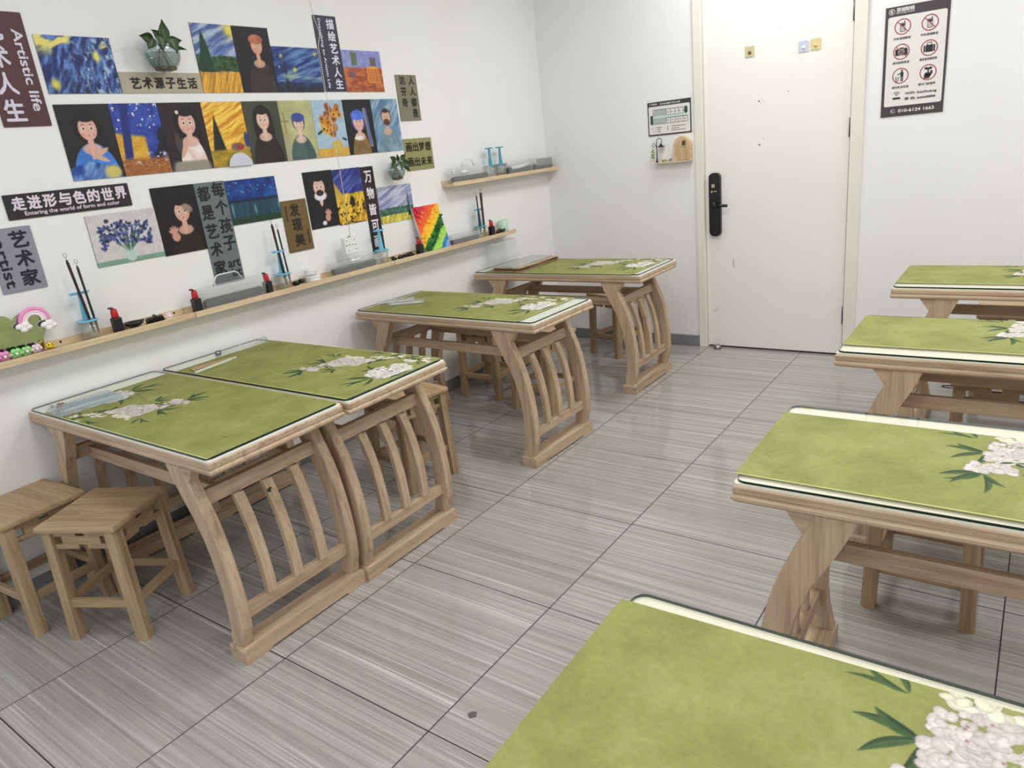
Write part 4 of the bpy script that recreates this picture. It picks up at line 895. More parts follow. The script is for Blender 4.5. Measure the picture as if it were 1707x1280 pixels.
B(1.561,1.757,1.140,1.420,lambda a: [sky_field(a,(34,40,110),(84,96,176),(176,140,40),(196,150,40),.52,.50,.6,None),a.fill((60,44,20),cl((a.streak(90,90,9)-.56)*14)*cl((.46-a.V)*9)),a.fill((206,170,60),cl((.80-a.V-a.U*1.0)/.03)*(a.V>.45)*.9),a.fill((24,26,30),a.ell(.56,.40,.10,.17,.3))],'sunflower_field_print','print of dark blue sky over a dotted yellow field')
B(1.857,2.126,1.104,1.301,lambda a: sky_field(a,(126,134,178),(204,206,222),(52,84,70),(176,164,70),.38,.20,.35,(.86,.06,.12,.94,(26,44,46))),'landscape_print','pale violet sky print with dark tree, right of the vertical black sign')
# pale half disc stuck over the middle row
P=[(-.0615,0)]+[(-.0615*math.cos(PI*k/20),.056*math.sin(PI*k/20)) for k in range(1,20)]+[(.0615,0)]
o=MB().prism([(p[0],p[1]) for p in P],'z',0,.003).build('half_disc_plaque',mat('pale_lilac',(206,206,222),.5)); o.matrix_world=ML(1.043,Z2-.001,.0085); tag(o,'pale lilac half disc stuck over the lower edge of the picture row','sticker')

# ---- lettered signs
def sign(y0,y1,z0,z1,col,tcol,items,lab,group='lettered signs on the left wall',name='lettered_sign'):
    t=thing(name,lab,'sign',(0,0,0),group=group); t.location=(0,(y0+y1)/2,(z0+z1)/2); yc,zc=(y0+y1)/2,(z0+z1)/2
    MB().prism([(p[0],p[1]) for p in rrect(y0-yc,y1-yc,z0-zc,z1-zc,.003,2)],'x',0,.0042).build('sign_board',mat('sign_%d_%d'%(y0*100,z0*100),col,.45),t)
    m=MB()
    small=[q for q in items if q[6]<.0015]
    for s_,y,z,w,h,rot,bold in items:
        if bold>=.0015: glyph(m,s_,.06,ML(y-yc,z-zc,.0046,rot),off=bold*.75,fit=(w,h))
    lm=mat('letter_%d_%d_%d'%tcol,tcol,.5)
    for s_,y,z,w,h,rot,bold in small:
        m2=MB(); glyph(m2,s_,.06,ML(y-yc,z-zc,.0046,rot),off=bold,fit=(w,h)); m2.build('small_lettering',lm,t)
    m.build('lettering',mat('letter_%d_%d_%d'%tcol,tcol,.5),t); return t
def column(chars,y,ztop,zbot,w,h,bold=.0022):
    n=len(chars); return [(c,y,ztop-(k+.5)*(ztop-zbot)/n,w,h,0,bold) for k,c in enumerate(chars)]
def row(chars,z,y0,y1,w,h,bold=.0022):
    n=len(chars); return [(c,y0+(k+.5)*(y1-y0)/n,z,w,h,0,bold) for k,c in enumerate(chars)]
V=-PI/2
sign(.134,.292,1.682,2.057,(78,38,42),(216,212,228),column('艺术人生',.183,2.045,1.693,.068,.074,.0030)+[('Artistic life',.262,1.868,.270,.034,V,.0012)],'dark red upright sign at the left edge with white lettering')
sign(.586,.937,Z1,1.869,(176,166,146),(24,20,18),row('艺术源子生活',1.829,.622,.918,.042,.044,.0022),'long beige sign under the larger plant with black characters')
sign(1.612,1.757,1.793,2.142,(40,40,66),(226,226,240),column('描绘艺术人生',1.714,2.133,1.802,.050,.048,.0020)+[('Describing an Artistic Life',1.645,1.968,.320,.020,V,.0006)],'dark navy upright sign in the top row with white lettering')
sign(2.126,2.294,1.636,1.878,(122,122,98),(22,22,20),[(c,2.252,1.850-k*.058,.046,.046,0,.0020) for k,c in enumerate('人人都是')]+[(c,2.178,1.850-k*.058,.046,.046,0,.0020) for k,c in enumerate('达芬奇')],'grey olive upright sign, highest on the right of the pictures')
sign(2.117,2.354,1.366,1.540,(146,144,92),(18,20,14),row('画出梦想',1.494,2.130,2.345,.048,.050)+row('画出未来',1.413,2.130,2.345,.048,.050),'squarish olive sign behind the small plant with two black lines')
sign(.060,.509,1.371,1.458,(30,22,34),(226,212,226),row('走进形与色的世界',1.425,.078,.500,.046,.048,.0026)+[('Entering the world of form and color',.288,1.387,.345,.019,0,.0006)],'long near-black sign slanting left of centre row with white lettering')
sign(-.030,.119,1.123,1.348,(142,140,154),(26,20,34),column('艺术家',.071,1.340,1.134,.060,.060,.0026)+[('artist',.005,1.225,.170,.036,V,.0016)],'lavender grey sign above the leftmost brush stand')
sign(.790,.937,.992,1.427,(104,112,116),(20,20,30),[(c,.900,1.392-k*.078,.062,.066,0,.0026) for k,c in enumerate('每个孩子')]+[(c,.828,1.380-k*.080,.060,.064,0,.0026) for k,c in enumerate('都是艺术家')]+[('art',.900,1.066,.064,.034,0,.0012),('ist',.905,1.026,.048,.036,0,.0012)],'tall slate grey sign behind the handle of the large clear case')
sign(1.213,1.365,1.055,1.302,(108,86,44),(26,20,16),column('发现美',1.288,1.290,1.075,.058,.060,.0026)+[('Discover',1.238,1.240,.075,.010,V,.0003),('beauty',1.345,1.120,.070,.014,V,.0003)],'brown olive upright sign between the night print and bearded portrait')
sign(1.760,1.851,.968,1.417,(30,24,28),(228,224,230),column('万物皆可画',1.805,1.408,.978,.054,.062,.0026),'narrow black upright sign partly behind an empty brush stand')

# ---- rainbow canvas leaning on the shelf
def a_rainbow(a):
    d=a.U*.75+(1-a.V)*1.0; n=a.streak(20,70,1,-.6)*.10-.05
    d=(a.U*.62-(a.V-1)*.95)+n
    d2=(1-a.V)*.85+(a.U)*(.55)-.0+n
    t=(1-a.V)*.72+a.U*.50+n
    cols=[(0,(180,20,66)),(.25,(214,40,60)),(.28,(232,84,44)),(.44,(240,100,40)),(.47,(248,176,30)),(.64,(250,206,40)),(.67,(50,130,60)),(.80,(36,112,52)),(.83,(150,214,80)),(.98,(170,224,90)),(1.0,(30,110,190)),(1.08,(50,140,210)),(1.11,(110,200,230)),(1.14,(170,130,220)),(1.3,(190,150,230))]
    xs=[c[0] for c in cols]; 
    for k in range(3): a.rgb[...,k]=np.interp(t,xs,[c[1][k] for c in cols])
    a.speck(None,.10,160)
t=thing('rainbow_canvas','small canvas with rainbow paint and raised beads leaning on the shelf','canvas',(.086,2.090,ZS0+.002)); t.rotation_euler=(0,0,0)
tilt=math.atan2(.070,.270); a=Art(.228,.268,3,.003); a_rainbow(a)
me=grid_print('painted_front',a.us,a.vs,np.clip(a.rgb,0,255),None,[PRINT,WHITEP],.014); Mc=ML(0,0,0)@Matrix.Rotation(-tilt,4,'X')
me.transform(Mc); o=put('painted_front',me,t)
rc=random.Random(9)
for nm,col,cnt in (('red_bead',(214,40,60),9),('orange_bead',(240,120,50),8),('yellow_bead',(248,190,40),8)):
    m=MB()
    for k in range(cnt):
        tt={'red_bead':.12,'orange_bead':.30,'yellow_bead':.52}[nm]+rc.uniform(-.06,.08); u=rc.uniform(.04,.95); v=1-(tt-u*.5)/.72
        if 0.05<v<.98: m.lathe([(.0105,0),(.011,.005),(.007,.008),(.005,.004),(.0001,.004)],n=12,M=Mc@Matrix.Translation((u*.228,v*.268,.0005)))
    m.build(nm,mat(nm,col,.25),t)
m=MB()
for k in range(60):
    u=rc.uniform(.05,.99); tt=.74+rc.uniform(-.07,.07); v=1-(tt-u*.5)/.72
    if .03<v<.97:
        s_=rc.uniform(.008,.014); a_=rc.uniform(0,PI); m.add([Mc@Vector((u*.228+s_*math.cos(a_+q)*k2,v*.268+s_*math.sin(a_+q)*k2,.006+.006*h)) for q,k2,h in ((0,1,0),(PI/2,.5,1),(PI,1,0),(-PI/2,.5,.6))],[(0,1,2,3)])
m.build('green_leaf_heap',mat('dark_green_felt',(20,96,48),.5,noise=.4,nscale=120),t)
m=MB()
for k in range(5): q=2*PI*k/5; m.ball((0,0,0),(.004,.005,.002),0,8,M=Mc@Matrix.Translation((.142+.007*math.cos(q),.075+.007*math.sin(q),.014)))
m.build('lime_flower',mat('lime',(206,240,110),.4),t)

# ---- hanging string with tag
t=thing('hanging_string','white string hanging from the ceiling in front of the pictures','string',(.075,1.550,1.09))
S=[(0,0,1.69),(0,-.002,1.10),(0,.008,1.02),(0,.028,.955),(0,.004,.90),(0,.002,.70),(0,.006,.35),(0,0,.0)]
MB().tube(S,.0016,6).build('cord',mat('white_string',(214,212,200),.7),t)
MB().ball((0,.026,.952),.005,0,8).build('knot',mat('white_string',(214,212,200),.7),t)
t=thing('hanging_tag','small white printed box hanging at the end of the string','tag',(.075,1.545,1.085))
MB().box(-.014,.010,-.050,.040,-.086,-.004,b=.003).build('box',mat('tag_paper',(232,232,230),.5),t)
m=MB(); r=random.Random(3)
for yy,zz,w in ((-.035,-.018,.005),(.018,-.018,.005),(-.028,-.070,.004),(.022,-.066,.006),(-.040,-.043,.012),(-.018,-.041,.010),(.004,-.041,.007),(.022,-.043,.008)): m.box(.0101,.0108,yy-w/2,yy+w/2,zz-.0018,zz+.0018)
m.build('print_marks',mat('tag_print',(60,58,60),.6),t); MB().tube([(-.002,-.012,-.003),(-.002,0,.003),(-.002,.006,-.003)],.0022,6).build('clip',BLACK,t)

# ---- hanging glass vases with pothos
def vase(yc,zc,r,x,leaves,lab):
    t=thing('wall_vase',lab,'plant',(0,yc,zc))
    pr=[]
    for k in range(3,17):
        a=PI*k/16; pr.append((r*math.sin(a)*1.0,r*math.cos(a)))
    pr.append((.0001,-r)); 
    Ms=Matrix.Translation((x,0,0))@Matrix.Diagonal((.78,1,1,1)); MB().lathe(pr[::-1],n=28,M=Ms).build('glass_bowl',VASE,t)
    pw=[(.0001,r*.05)]+[(r*.95*math.sin(a),r*.95*math.cos(a)) for a in [PI*k/16 for k in range(8,17)]]; MB().lathe(pw[::-1],n=24,M=Ms).build('water',WATER,t)
    m=MB(); rr=random.Random(int(yc*10))
    for k in range(16):
        a=rr.uniform(0,2*PI); q=rr.uniform(.2,.75)*r; p=[(x+q*math.cos(a)*.7*f,q*math.sin(a)*f+rr.uniform(-.004,.004),r*.5-r*1.25*f) for f in (0,.4,.75,1)]; m.tube(p,.0012,5)
    m.build('roots',mat('root',(96,92,60),.6),t)
    for k in range(7):
        a=2*PI*k/7+.3; q=r*.45; o=MB().ball((x+q*math.cos(a)*.7,q*math.sin(a),-r*.78),(r*.2,r*.22,r*.13),0,8).build('pebble',mat('pebble',(112,96,70),.6,noise=.3,nscale=90),t)
    for (dx,dy,dz,L,Wd,ang,pit) in leaves:
        m=MB(); n=10; vs=[];fs=[]
        for i in range(n+1):
            f=i/n; w=Wd*math.sin(PI*min(1,f*1.02)**.72)*(1-f*.25) if f<1 else 0
            for j in (-1,-.5,0,.5,1): vs.append((.10*L*(abs(j))-(.5*L*f*f)*.5*pit, j*w, f*L))
        for i in range(n):
            for j in range(4): fs.append((i*5+j,i*5+j+1,(i+1)*5+j+1,(i+1)*5+j))
        Mm=Matrix.Translation((x+dx,dy,dz))@Matrix.Rotation(ang,4,'X')@Matrix.Rotation(pit*.6,4,'Y')
        m.add(vs,fs,0,Mm,True); m.add([(v[0]-.0007,v[1],v[2]) for v in vs],[f[::-1] for f in fs],0,Mm,True); m.build('leaf',LEAF,t)
        MB().tube([(x,0,r*.3),(x+dx*.6,dy*.6,(dz+r*.3)/2+.01),(x+dx,dy,dz)],.0016,6).build('leaf_stem',STEM,t)
    return t
vase(.748,1.930,.071,.070,[(.02,.010,.045,.075,.026,-.05,.1),(.03,.015,.040,.060,.020,-1.5,.2),(.02,.02,.025,.075,.010,-1.75,.2),(.04,-.015,.060,.060,.024,3.0,.4),(.03,-.045,.050,.055,.024,2.5,.3),(.01,-.030,.045,.062,.024,1.35,.2),(.045,.02,.055,.065,.026,3.3,.4),(.02,0,.05,.05,.02,.9,.2)],'larger glass wall vase with trailing pothos above the beige sign')
vase(1.975,1.380,.055,.058,[(.02,-.020,.045,.055,.022,1.0,.3),(.03,.010,.050,.050,.020,-.9,.3),(.035,.020,.040,.055,.020,-1.9,.3),(.03,-.035,.040,.055,.022,2.1,.3),(.04,0,.045,.050,.020,3.0,.4),(.02,.035,.030,.060,.018,-2.4,.3),(.02,.0,.045,.040,.016,.1,.2)],'smaller glass wall vase with pothos beside the olive sign')

# ================================================================ far wall: map, fairy shelf, poster
def fpoly(m,pts,mi,d=.0,th=.0006):
    m.prism([(p[0],p[1]) for p in pts],'y',YF-.004-d-th,YF-.004-d,mi)
def frect(m,x0,x1,z0,z1,mi,d=0,r=0,th=.0006):
    fpoly(m,rrect(x0,x1,z0,z1,r,4) if r else [(x0,z0),(x1,z0),(x1,z1),(x0,z1)],mi,d,th)
DK=mat('poster_charcoal',(66,58,60),.4); PW=mat('poster_white',(228,226,222),.4); IK=mat('print_black',(34,36,36),.5); CR=mat('print_crimson',(170,44,66),.5); GRN=mat('print_green',(28,84,62),.5); GRY=mat('print_grey',(176,182,180),.5); LET=mat('print_light',(226,224,222),.5)
t=thing('floor_plan_sign','small framed floor plan sign left of the door','sign',(0,0,0)); 
m=MB(); m.prism([(.815,1.407),(1.110,1.407),(1.110,1.613),(.815,1.613)],'y',YF-.004,YF,0); m.build('sign_board',mat('plan_charcoal',(60,60,64),.4),t)
m=MB(); frect(m,.8215,1.103,1.4155,1.586,0,0,.007); frect(m,.849,.943,1.480,1.566,2,.0006,.02); frect(m,.849,.90,1.480,1.525,2,.0010,th=.0004); frect(m,.92,.943,1.52,1.566,2,.0010,th=.0004); frect(m,.833,.851,1.478,1.531,3,.0012); frect(m,1.066,1.087,1.527,1.569,3,.0012,.009)
frect(m,.852,1.087,1.514,1.526,4,.0014)
for x in (.944,.972,1.003,1.028,1.058,1.087):
    frect(m,x-.0009,x+.0009,1.478,1.512,1,.0018); frect(m,x-.0009,x+.0009,1.526,1.565,1,.0018) if x<1.06 else None
for z in (1.479,1.512,1.527,1.565): frect(m,.944,1.087 if z<1.52 else 1.058,z-.0009,z+.0009,1,.0018)
frect(m,.849,.944,1.565,1.5665,1,.0018); frect(m,.849,.944,1.4785,1.480,1,.0018)
for k in range(5): frect(m,.953+k*.026,.961+k*.026,1.543,1.547,1,.0018); frect(m,.953+k*.028,.961+k*.028,1.494,1.498,1,.0018)
for x,z,w in ((.846,1.452,.005),(.866,1.457,.005),(.878,1.457,.036),(.846,1.437,.005),(.866,1.444,.005),(.878,1.445,.024),(.866,1.432,.005),(.878,1.432,.026),(.976,1.457,.1),(.976,1.444,.056),(.976,1.432,.098)):
    n=max(1,int(w/.006)); [frect(m,x+i*.006,x+i*.006+.0045,z-.0018,z+.0018,1,.0006) for i in range(n)]
for k in range(4): frect(m,.948,.953,1.433+k*.0075,1.438+k*.0075,1,.0006)
m.build('plan_print',[PW,IK,GRY,GRN,mat('print_mint',(196,226,214),.5)],t)
m=MB(); glyph(m,'百创财经',.02,MF(.862,1.600,YF-.0045),off=.0003,fit=(.042,.011)); [glyph(m,c,.02,MF(.906+k*.0128,1.598,YF-.0045),off=.0003,fit=(.010,.011)) for k,c in enumerate('百创教室一层平面示意图')]
m.lathe([(.0036,0),(.0048,0),(.0048,.0004),(.0036,.0004)],n=16,M=MF(.832,1.600,YF-.0042)); m.build('lettering',LET,t)
t.location=(.9625,YF,1.51)
for c in t.children: c.matrix_parent_inverse=Matrix.Translation((-.9625,-YF,-1.51))

t=thing('notice_poster','tall charcoal framed poster with red ringed icons right of the door','poster',(2.3425,YF,1.647)); Ti=Matrix.Translation((-2.3425,-YF,-1.647))
m=MB(); m.prism([(2.195,1.376),(2.490,1.376),(2.490,1.918),(2.195,1.918)],'y',YF-.004,YF,0); m.build('poster_board',DK,t)
m=MB(); frect(m,2.209,2.479,1.428,1.870,0,0,.010); m.build('poster_panel',PW,t)
ic=[(2.279,1.818),(2.404,1.817),(2.279,1.697),(2.408,1.697),(2.281,1.579),(2.410,1.579)]; R_=.0385
for i_,(x,z) in enumerate(ic):
    m=MB(); m.lathe([(R_-.0042,0),(R_,0),(R_,.0006),(R_-.0042,.0006),(R_-.0042,0)],n=40,M=MF(x,z,YF-.0052))
    if i_>2: m.build('red_ring',CR,t); continue
    q=PI/4; a=(math.cos(q)*R_*.95,math.sin(q)*R_*.95); n=(math.sin(q)*.0018,math.cos(q)*.0018); fpoly(m,[(x-a[0]-n[0],z+a[1]-n[1]),(x+a[0]-n[0],z-a[1]-n[1]),(x+a[0]+n[0],z-a[1]+n[1]),(x-a[0]+n[0],z+a[1]+n[1])],0,.0022)
    m.build('red_ring',CR,t)
for x,z in ic[:2]:   # mobile phone
    m=MB()
    frect(m,x-.0125,x+.0125,z-.025,z+.018,0,.0008,.004); frect(m,x-.010,x+.010,z-.022,z+.015,1,.0012,.003); frect(m,x-.009,x+.009,z+.001,z+.014,0,.0016,.002); frect(m,x+.006,x+.010,z+.016,z+.027,0,.0012)
    [frect(m,x-.008+.0062*i,x-.0045+.0062*i,z-.019+.006*j,z-.0155+.006*j,0,.0016) for i in range(3) for j in range(3)]
    m.build('phone_icon',[IK,PW],t)
m=MB(); x,z=ic[2]; frect(m,x-.029,x+.029,z-.018,z+.013,0,.0008,.003); frect(m,x-.010,x+.010,z+.010,z+.020,0,.0008); frect(m,x+.014,x+.024,z+.012,z+.017,0,.0008)
m.lathe([(.0125,0),(.0145,0),(.0145,.0004),(.0125,.0004)],n=24,mi=1,M=MF(x,z-.002,YF-.0056)); m.lathe([(.0065,0),(.008,0),(.008,.0004),(.0065,.0004)],n=20,mi=1,M=MF(x,z-.002,YF-.0056)); m.build('camera_icon',[IK,PW],t); m=MB()
x,z=ic[3]; frect(m,x-.017,x+.017,z-.020,z+.014,0,.0008,.002); frect(m,x-.026,x-.019,z-.019,z+.013,0,.0008,.002); frect(m,x+.019,x+.026,z-.019,z+.013,0,.0008,.002); frect(m,x-.011,x+.011,z+.023,z+.026,0,.0008); frect(m,x-.011,x-.008,z+.013,z+.025,0,.0008); frect(m,x+.008,x+.011,z+.013,z+.025,0,.0008); m.build('luggage_icon',[IK,PW],t); m=MB()
x,z=ic[4]; m.lathe([(.0001,.0004),(.005,.0004),(.005,0)],n=16,M=MF(x+.006,z+.024,YF-.0050)); frect(m,x+.0,x+.014,z-.006,z+.018,0,.0008,.003); frect(m,x+.002,x+.0065,z-.028,z-.006,0,.0008); frect(m,x+.0085,x+.013,z-.028,z-.006,0,.0008); fpoly(m,[(x-.016,z+.008),(x-.014,z+.004),(x+.002,z+.010),(x+.002,z+.015)],0,.0008)
fpoly(m,[(x-.025,z-.004),(x-.022,z-.004),(x-.018,z-.027),(x-.021,z-.027)],0,.0008); fpoly(m,[(x-.008,z-.004),(x-.005,z-.004),(x-.009,z-.027),(x-.012,z-.027)],0,.0008); frect(m,x-.021,x-.009,z-.028,z-.025,0,.0008); frect(m,x-.018,x-.016,z-.02,z-.004,0,.0008); m.build('litter_icon',[IK,PW],t); m=MB()
x,z=ic[5]; fpoly(m,[(x-.020,z+.020),(x-.010,z+.027),(x,z+.022),(x+.010,z+.027),(x+.020,z+.020),(x+.010,z+.012),(x,z+.015),(x-.010,z+.012)],0,.0008); frect(m,x-.003,x+.003,z-.010,z+.018,0,.0012,.002); frect(m,x-.016,x+.010,z-.016,z-.001,0,.0008,.006); fpoly(m,[(x-.018,z-.030),(x+.006,z-.030),(x+.020,z-.006),(x+.019,z+.008),(x+.011,z+.008),(x+.008,z-.010),(x-.018,z-.012)],0,.0008); m.build('quiet_icon',[IK,PW],t); m=MB()
for k,r in enumerate((.008,.014,.020)):
    m.tube([(2.268+r*math.cos(a),YF-.0050,1.480+r*math.sin(a)) for a in [PI*.22+PI*.56*i/8 for i in range(9)]],.0011,5)
frect(m,2.2655,2.2705,1.480,1.484,0,.0008); frect(m,2.249,2.287,1.462,1.472,0,.0008,.004)
m.build('wifi_icon',[IK,PW],t)
m=MB()
for (x,z),s_ in zip([(2.279,1.7625),(2.404,1.7625),(2.280,1.6443),(2.406,1.6443),(2.283,1.5228),(2.407,1.5235)],['手机请调静音','手机请调静音','请勿拍照录音','请妥善保管财物','请勿乱丢垃圾','请勿门前喧哗']): glyph(m,s_,.02,MF(x,z,YF-.0050),off=.0001,fit=(.080,.0125))
glyph(m,'WiFi: baichuang',.02,MF(2.381,1.4855,YF-.0050),off=.0004,fit=(.148,.0165)); glyph(m,'密 码: 66668888',.02,MF(2.379,1.4605,YF-.0050),off=.0004,fit=(.144,.0145)); m.build('caption_print',IK,t)
m=MB(); glyph(m,'百创财经',.03,MF(2.288,1.9005,YF-.0046),off=.0010,fit=(.084,.021)); glyph(m,'Baichuang Finance',.02,MF(2.288,1.8845,YF-.0046),off=.0003,fit=(.084,.0085)); m.lathe([(.012,0),(.0145,0),(.0145,.0005),(.012,.0005)],n=28,M=MF(2.2245,1.894,YF-.0044)); glyph(m,'B',.03,MF(2.2245,1.894,YF-.0046),off=.0006,fit=(.012,.017)); m.build('logo_lettering',LET,t); m=MB()
glyph(m,'010-6124 1663',.03,MF(2.364,1.4025,YF-.0046),off=.0009,fit=(.170,.0175)); m.lathe([(.0095,0),(.0108,0),(.0108,.0005),(.0095,.0005)],n=24,M=MF(2.2525,1.4025,YF-.0044)); m.tube([(2.247,YF-.0045,1.408),(2.249,YF-.0045,1.400),(2.257,YF-.0045,1.397)],.0017,5); m.build('phone_number',LET,t)
for c in t.children: c.matrix_parent_inverse=Ti

# fairy shelf
t=thing('miniature_shelf','miniature wooden shelf with arched door and street lamp under the plan','ornament',(.985,YF,1.232)); Ti=Matrix.Translation((-.985,-YF,-1.232))
MB().box(.862,1.113,YF-.050,YF,1.232,1.240,b=.001).build('shelf_plank',PINEX,t)
def arch(x0,x1,z0,z1,n=10):
    c=(x0+x1)/2; r=(x1-x0)/2; return [(x0,z0),(x1,z0)]+[(c+r*math.cos(PI*k/n),z1-r+r*math.sin(PI*k/n)) for k in range(n+1)]
MB().prism(arch(.996,1.112,1.240,1.390),'y',YF-.036,YF-.001).build('arch_frame',PINE,t)
MB().prism(arch(1.022,1.108,1.243,1.374),'y',YF-.044,YF-.0362).build('arched_door',WZ if False else wood_mat('mini_door_wood','z',(212,188,152),(176,146,108)),t)
m=MB(); m.prism(arch(1.060,1.082,1.333,1.362,8),'y',YF-.0452,YF-.0442,0); m.prism([(1.0705,1.334),(1.0715,1.334),(1.0715,1.360),(1.0705,1.360)],'y',YF-.0458,YF-.0453,1); m.prism([(1.061,1.346),(1.081,1.346),(1.081,1.347),(1.061,1.347)],'y',YF-.0458,YF-.0453,1); m.box(1.058,1.084,YF-.048,YF-.044,1.329,1.333,mi=1); m.build('mini_window',[BLACK,PINEX],t)
bk=mat('black_iron',(26,26,30),.4); m=MB(); Y=YF-.028
m.lathe([(.010,0),(.008,.004),(.005,.016),(.0028,.03),(.0026,.12)],(.8785,Y,1.240),12); m.tube([(.8785,Y,1.355)]+[(.8975+.019*math.cos(a),Y,1.372+.018*math.sin(a)) for a in [PI-PI*1.15*k/10 for k in range(11)]],.0022,7); m.tube([(.8785,Y,1.335),(.868,Y,1.350)]+[(.859+.010*math.cos(a),Y,1.350+.011*math.sin(a)) for a in [.2+PI*1.5*k/10 for k in range(11)]],.002,7)
m.tube([(.9155,Y,1.372),(.911,Y,1.362)],.0015,6); m.build('lamp_post',bk,t)
MB().lathe([(.0015,.026),(.004,.024),(.010,.012),(.026,.0),(.025,.001)],(.909,Y,1.334),14).build('lamp_shade',bk,t)
lg=mat('moss_green',(150,164,60),.6,noise=.3,nscale=200)
m=MB(); r=random.Random(1)
for k in range(14): m.ball((.851+r.uniform(-.010,.010),Y+r.uniform(-.006,.006),1.296+r.uniform(-.024,.024)),(.006,.005,.005),0,6)
m.tube([(.8505,Y,1.340),(.8505,Y,1.320)],.001,5); m.build('hanging_basket',lg,t)
m=MB()
for k in range(14): m.ball((.93+r.uniform(-.02,.022),Y+r.uniform(-.008,.008),1.246+r.uniform(0,.008)),(.005,.005,.005),0,6)
m.build('moss',lg,t); m=MB().ball((.918,Y,1.246),(.006,.006,.006),0,8); m.ball((.968,Y,1.249),(.012,.008,.008),0,8); m.ball((.976,Y,1.257),(.008,.006,.004),0,8); m.build('pebble',mat('blue_grey_stone',(120,136,140),.6),t)
for c in t.children: c.matrix_parent_inverse=Ti

# ================================================================ things on the tables
ZTM=ZM+.0002; ZTG=ZG+.0066
# pouch of brushes on the nearest left table
t=thing('brush_pouch','pale blue clear pouch with red flower print on the nearest left table','pouch',(.205,.045,ZTM)); t.rotation_euler=(0,0,math.radians(-4))
m=MB(); 
P=rrect(-.070,.075,-.112,.112,.012,4); n=len(P); vs=[(x,y,.001) for x,y in P]+[(x*.82,y*.93,.016) for x,y in P]+[(x*.55,y*.85,.021) for x,y in P]
m.add(vs,[(i,(i+1)%n,n+(i+1)%n,n+i) for i in range(n)]+[(n+i,n+(i+1)%n,2*n+(i+1)%n,2*n+i) for i in range(n)]+[tuple(range(2*n,3*n))],0,None,True); m.build('plastic_pouch',clear_mat('blue_film',(206,232,240),.30,1.6,.10),t)
for k,(x,c) in enumerate(((-.035,(226,226,236)),(-.015,(150,196,214)),(.005,(222,222,236)),(.022,(120,176,190)),(.042,(214,228,226)))):
    MB().tube([(x,-.085,.009),(x+.004,.095,.009)],[.0065,.005],8).build('tube',mat('pouch_tube_%d'%k,c,.3),t)
m=MB(); r=random.Random(8)
for k in range(26): m.box(-.045+r.uniform(-.016,.03),0,0,0,0,0) if False else m.ball((-.02+r.uniform(-.028,.028),-.080+r.uniform(-.022,.022),.0215),(.004,.003,.0007),0,6)
m.build('red_flower_print',mat('maroon_print',(150,60,84),.5),t)
# second table: ruler, tube, clip
t=thing('wood_ruler','flat wood ruler lying at the wall end of the second left table','ruler',(.226,.555,ZTM)); t.rotation_euler=(0,0,math.radians(-8)); MB().box(-.020,.020,-.090,.090,0,.005,b=.001).build('ruler_blade',wood_mat('ruler_wood','y',(196,160,130),(166,128,100)),t)
o=MB().box(-.005,.005,-.105,.105,0,.008,b=.002).build('glass_rod',mat('pale_glass_rod',(206,222,206),.15)); o.location=(.262,.548,ZTM+.0001); o.rotation_euler=(0,0,math.radians(8)); tag(o,'pale green glass paperweight bar beside the wood ruler','paperweight')
t=thing('clear_tube','clear tube with grey cap on bare glass of the second left table','tube',(.105,.78,ZTG)); MB().tube([(0,-.11,.011),(0,.13,.011)],.0105,12).build('tube_body',CUPM,t); MB().tube([(0,-.130,.011),(0,-.110,.011)],.0112,12).build('cap',STEEL,t)
# third table boxes
for i,(x,y,rz,l,lab) in enumerate(((.185,1.700,-52,.20,'clear slim box at the wall end of the third left table, rear one'),(.285,1.672,-60,.19,'clear slim box at the wall end of the third left table, front one'))):
    t=thing('slim_clear_box',lab,'box',(x,y,ZTM if i else ZTM)); t.rotation_euler=(0,0,math.radians(rz+90)); MB().box(-l/2,l/2,-.022,.022,0,.018,b=.003).build('box_shell',CLEAR,t); MB().box(-l/2+.01,l/2-.01,-.012,.012,.003,.009,b=.002).build('liner',mat('liner_white',(214,216,214),.5),t)
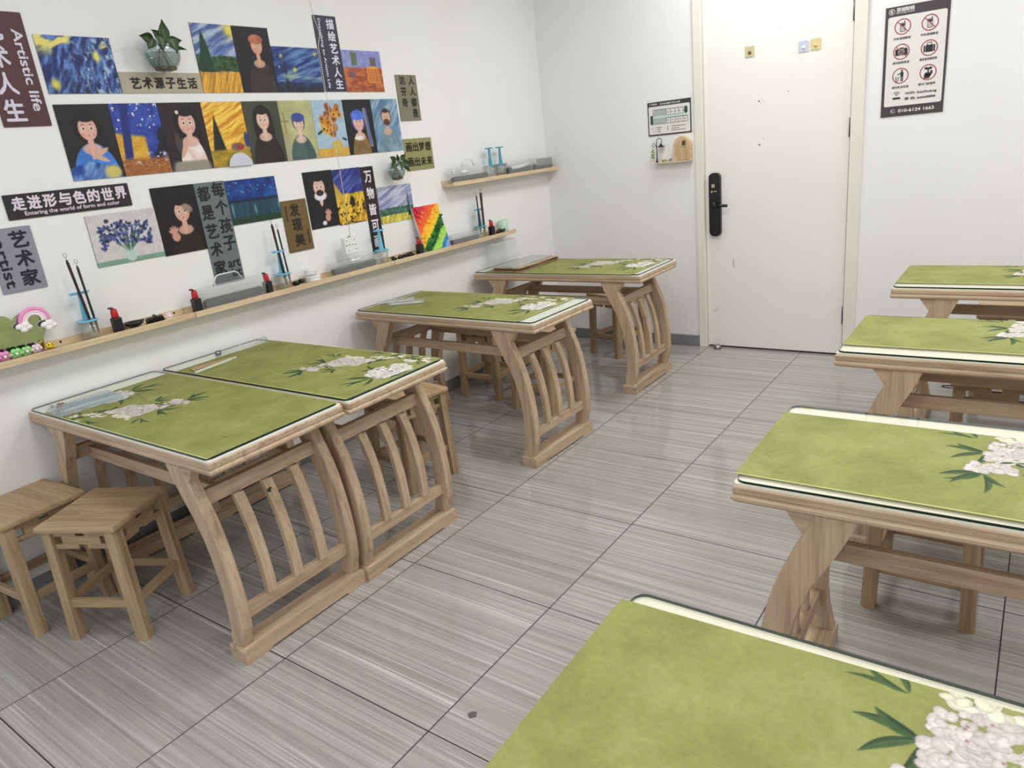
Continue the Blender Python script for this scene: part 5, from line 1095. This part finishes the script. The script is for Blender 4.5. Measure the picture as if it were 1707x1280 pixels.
# far corner table: stack of papers in plastic
t=thing('paper_stack','stack of drawings in clear plastic on the far left corner table','papers',(.300,2.780,ZTM)); r=random.Random(6)
for k in range(7):
    m=MB(); us=np.linspace(-.11,.11,8); vv=np.linspace(-.225,.225,14); vs=[]; 
    for i,u in enumerate(us):
        for j,v in enumerate(vv): vs.append((u*(1 if k<6 else .78)+.004*r.random()+.01*(3-k)*.4-(.02 if k==6 else 0),v+.006*(k-3),.003*k+.004*math.sin(v*14+k)*.35+.0035+.0015*math.sin(u*40+k*2)))
    M_=14; fs=[(i*M_+j,(i+1)*M_+j,(i+1)*M_+j+1,i*M_+j+1) for i in range(7) for j in range(13)]
    col=[(196,166,120),(222,216,204),(186,130,90),(120,70,56),(196,150,100),(214,190,146),(206,206,196)][k]
    m.add(vs,fs,0,None,True); m.build('drawing_sheet',mat('drawing_%d'%k,col,.6,noise=.25,nscale=30),t)
m=MB(); P=rrect(-.105,.085,-.215,.215,.01,3); n=len(P); m.add([(x,y,.004) for x,y in P]+[(x*.9,y*.95,.031) for x,y in P],[(i,(i+1)%n,n+(i+1)%n,n+i) for i in range(n)]+[tuple(range(n,2*n))],0,None,False); m.build('plastic_cover',clear_mat('thin_film',(252,253,253),.10,1.6,.10),t)
# clear storage box standing under the shelf on the corner table
t=thing('clear_storage_box','tall clear empty box standing on the corner table under the shelf','storage box',(.068,2.845,ZTG)); hx,hy,H=.036,.130,.145
m=MB(); P=rrect(-hx,hx,-hy,hy,.01,4); n=len(P); m.add([(x*.95,y*.97,.001) for x,y in P]+[(x,y,H) for x,y in P],[(i,(i+1)%n,n+(i+1)%n,n+i) for i in range(n)]+[tuple(range(n))[::-1]]); m.build('box_walls',CLEAR,t)
m=MB(); m.tube([(x,y,H) for x,y in P]+[(P[0][0],P[0][1],H)],.0022,6,cap=False); m.build('rim',HANDLEW,t)
# cord loop on the stool behind the third right table
o=MB().tube([(.0,0,0),(-.02,-.008,.004),(-.042,-.004,.0),(-.048,.006,-.006),(-.034,.012,-.012),(-.012,.006,-.010),(.0,.004,-.006)],.0022,6).build('cord_loop',BLACK); o.location=(2.772,2.010,.400); tag(o,'black cord loop hanging off the stool corner behind the third right table','cord')
# flake on the floor
o=MB().prism([(-.012,-.006),(.002,-.014),(.014,-.002),(.006,.012),(-.006,.008)],'z',.0002,.002).build('floor_chip',mat('dark_chip',(88,84,84),.6)); o.location=(1.867,.104,0); tag(o,'small dark chip of debris on the open floor tiles','debris')
# knots in the wood
kn=mat('wood_knot',(52,34,26),.6)
m=MB(); [m.ball((0,dy,dz),(.0012,.006,.005),0,8) for dy,dz in ((0,0),(.006,-.006),(-.004,.007),(.003,.010))]
o=m.build('wood_knot',kn,t0); o.location=(.4722,-.010,.474)
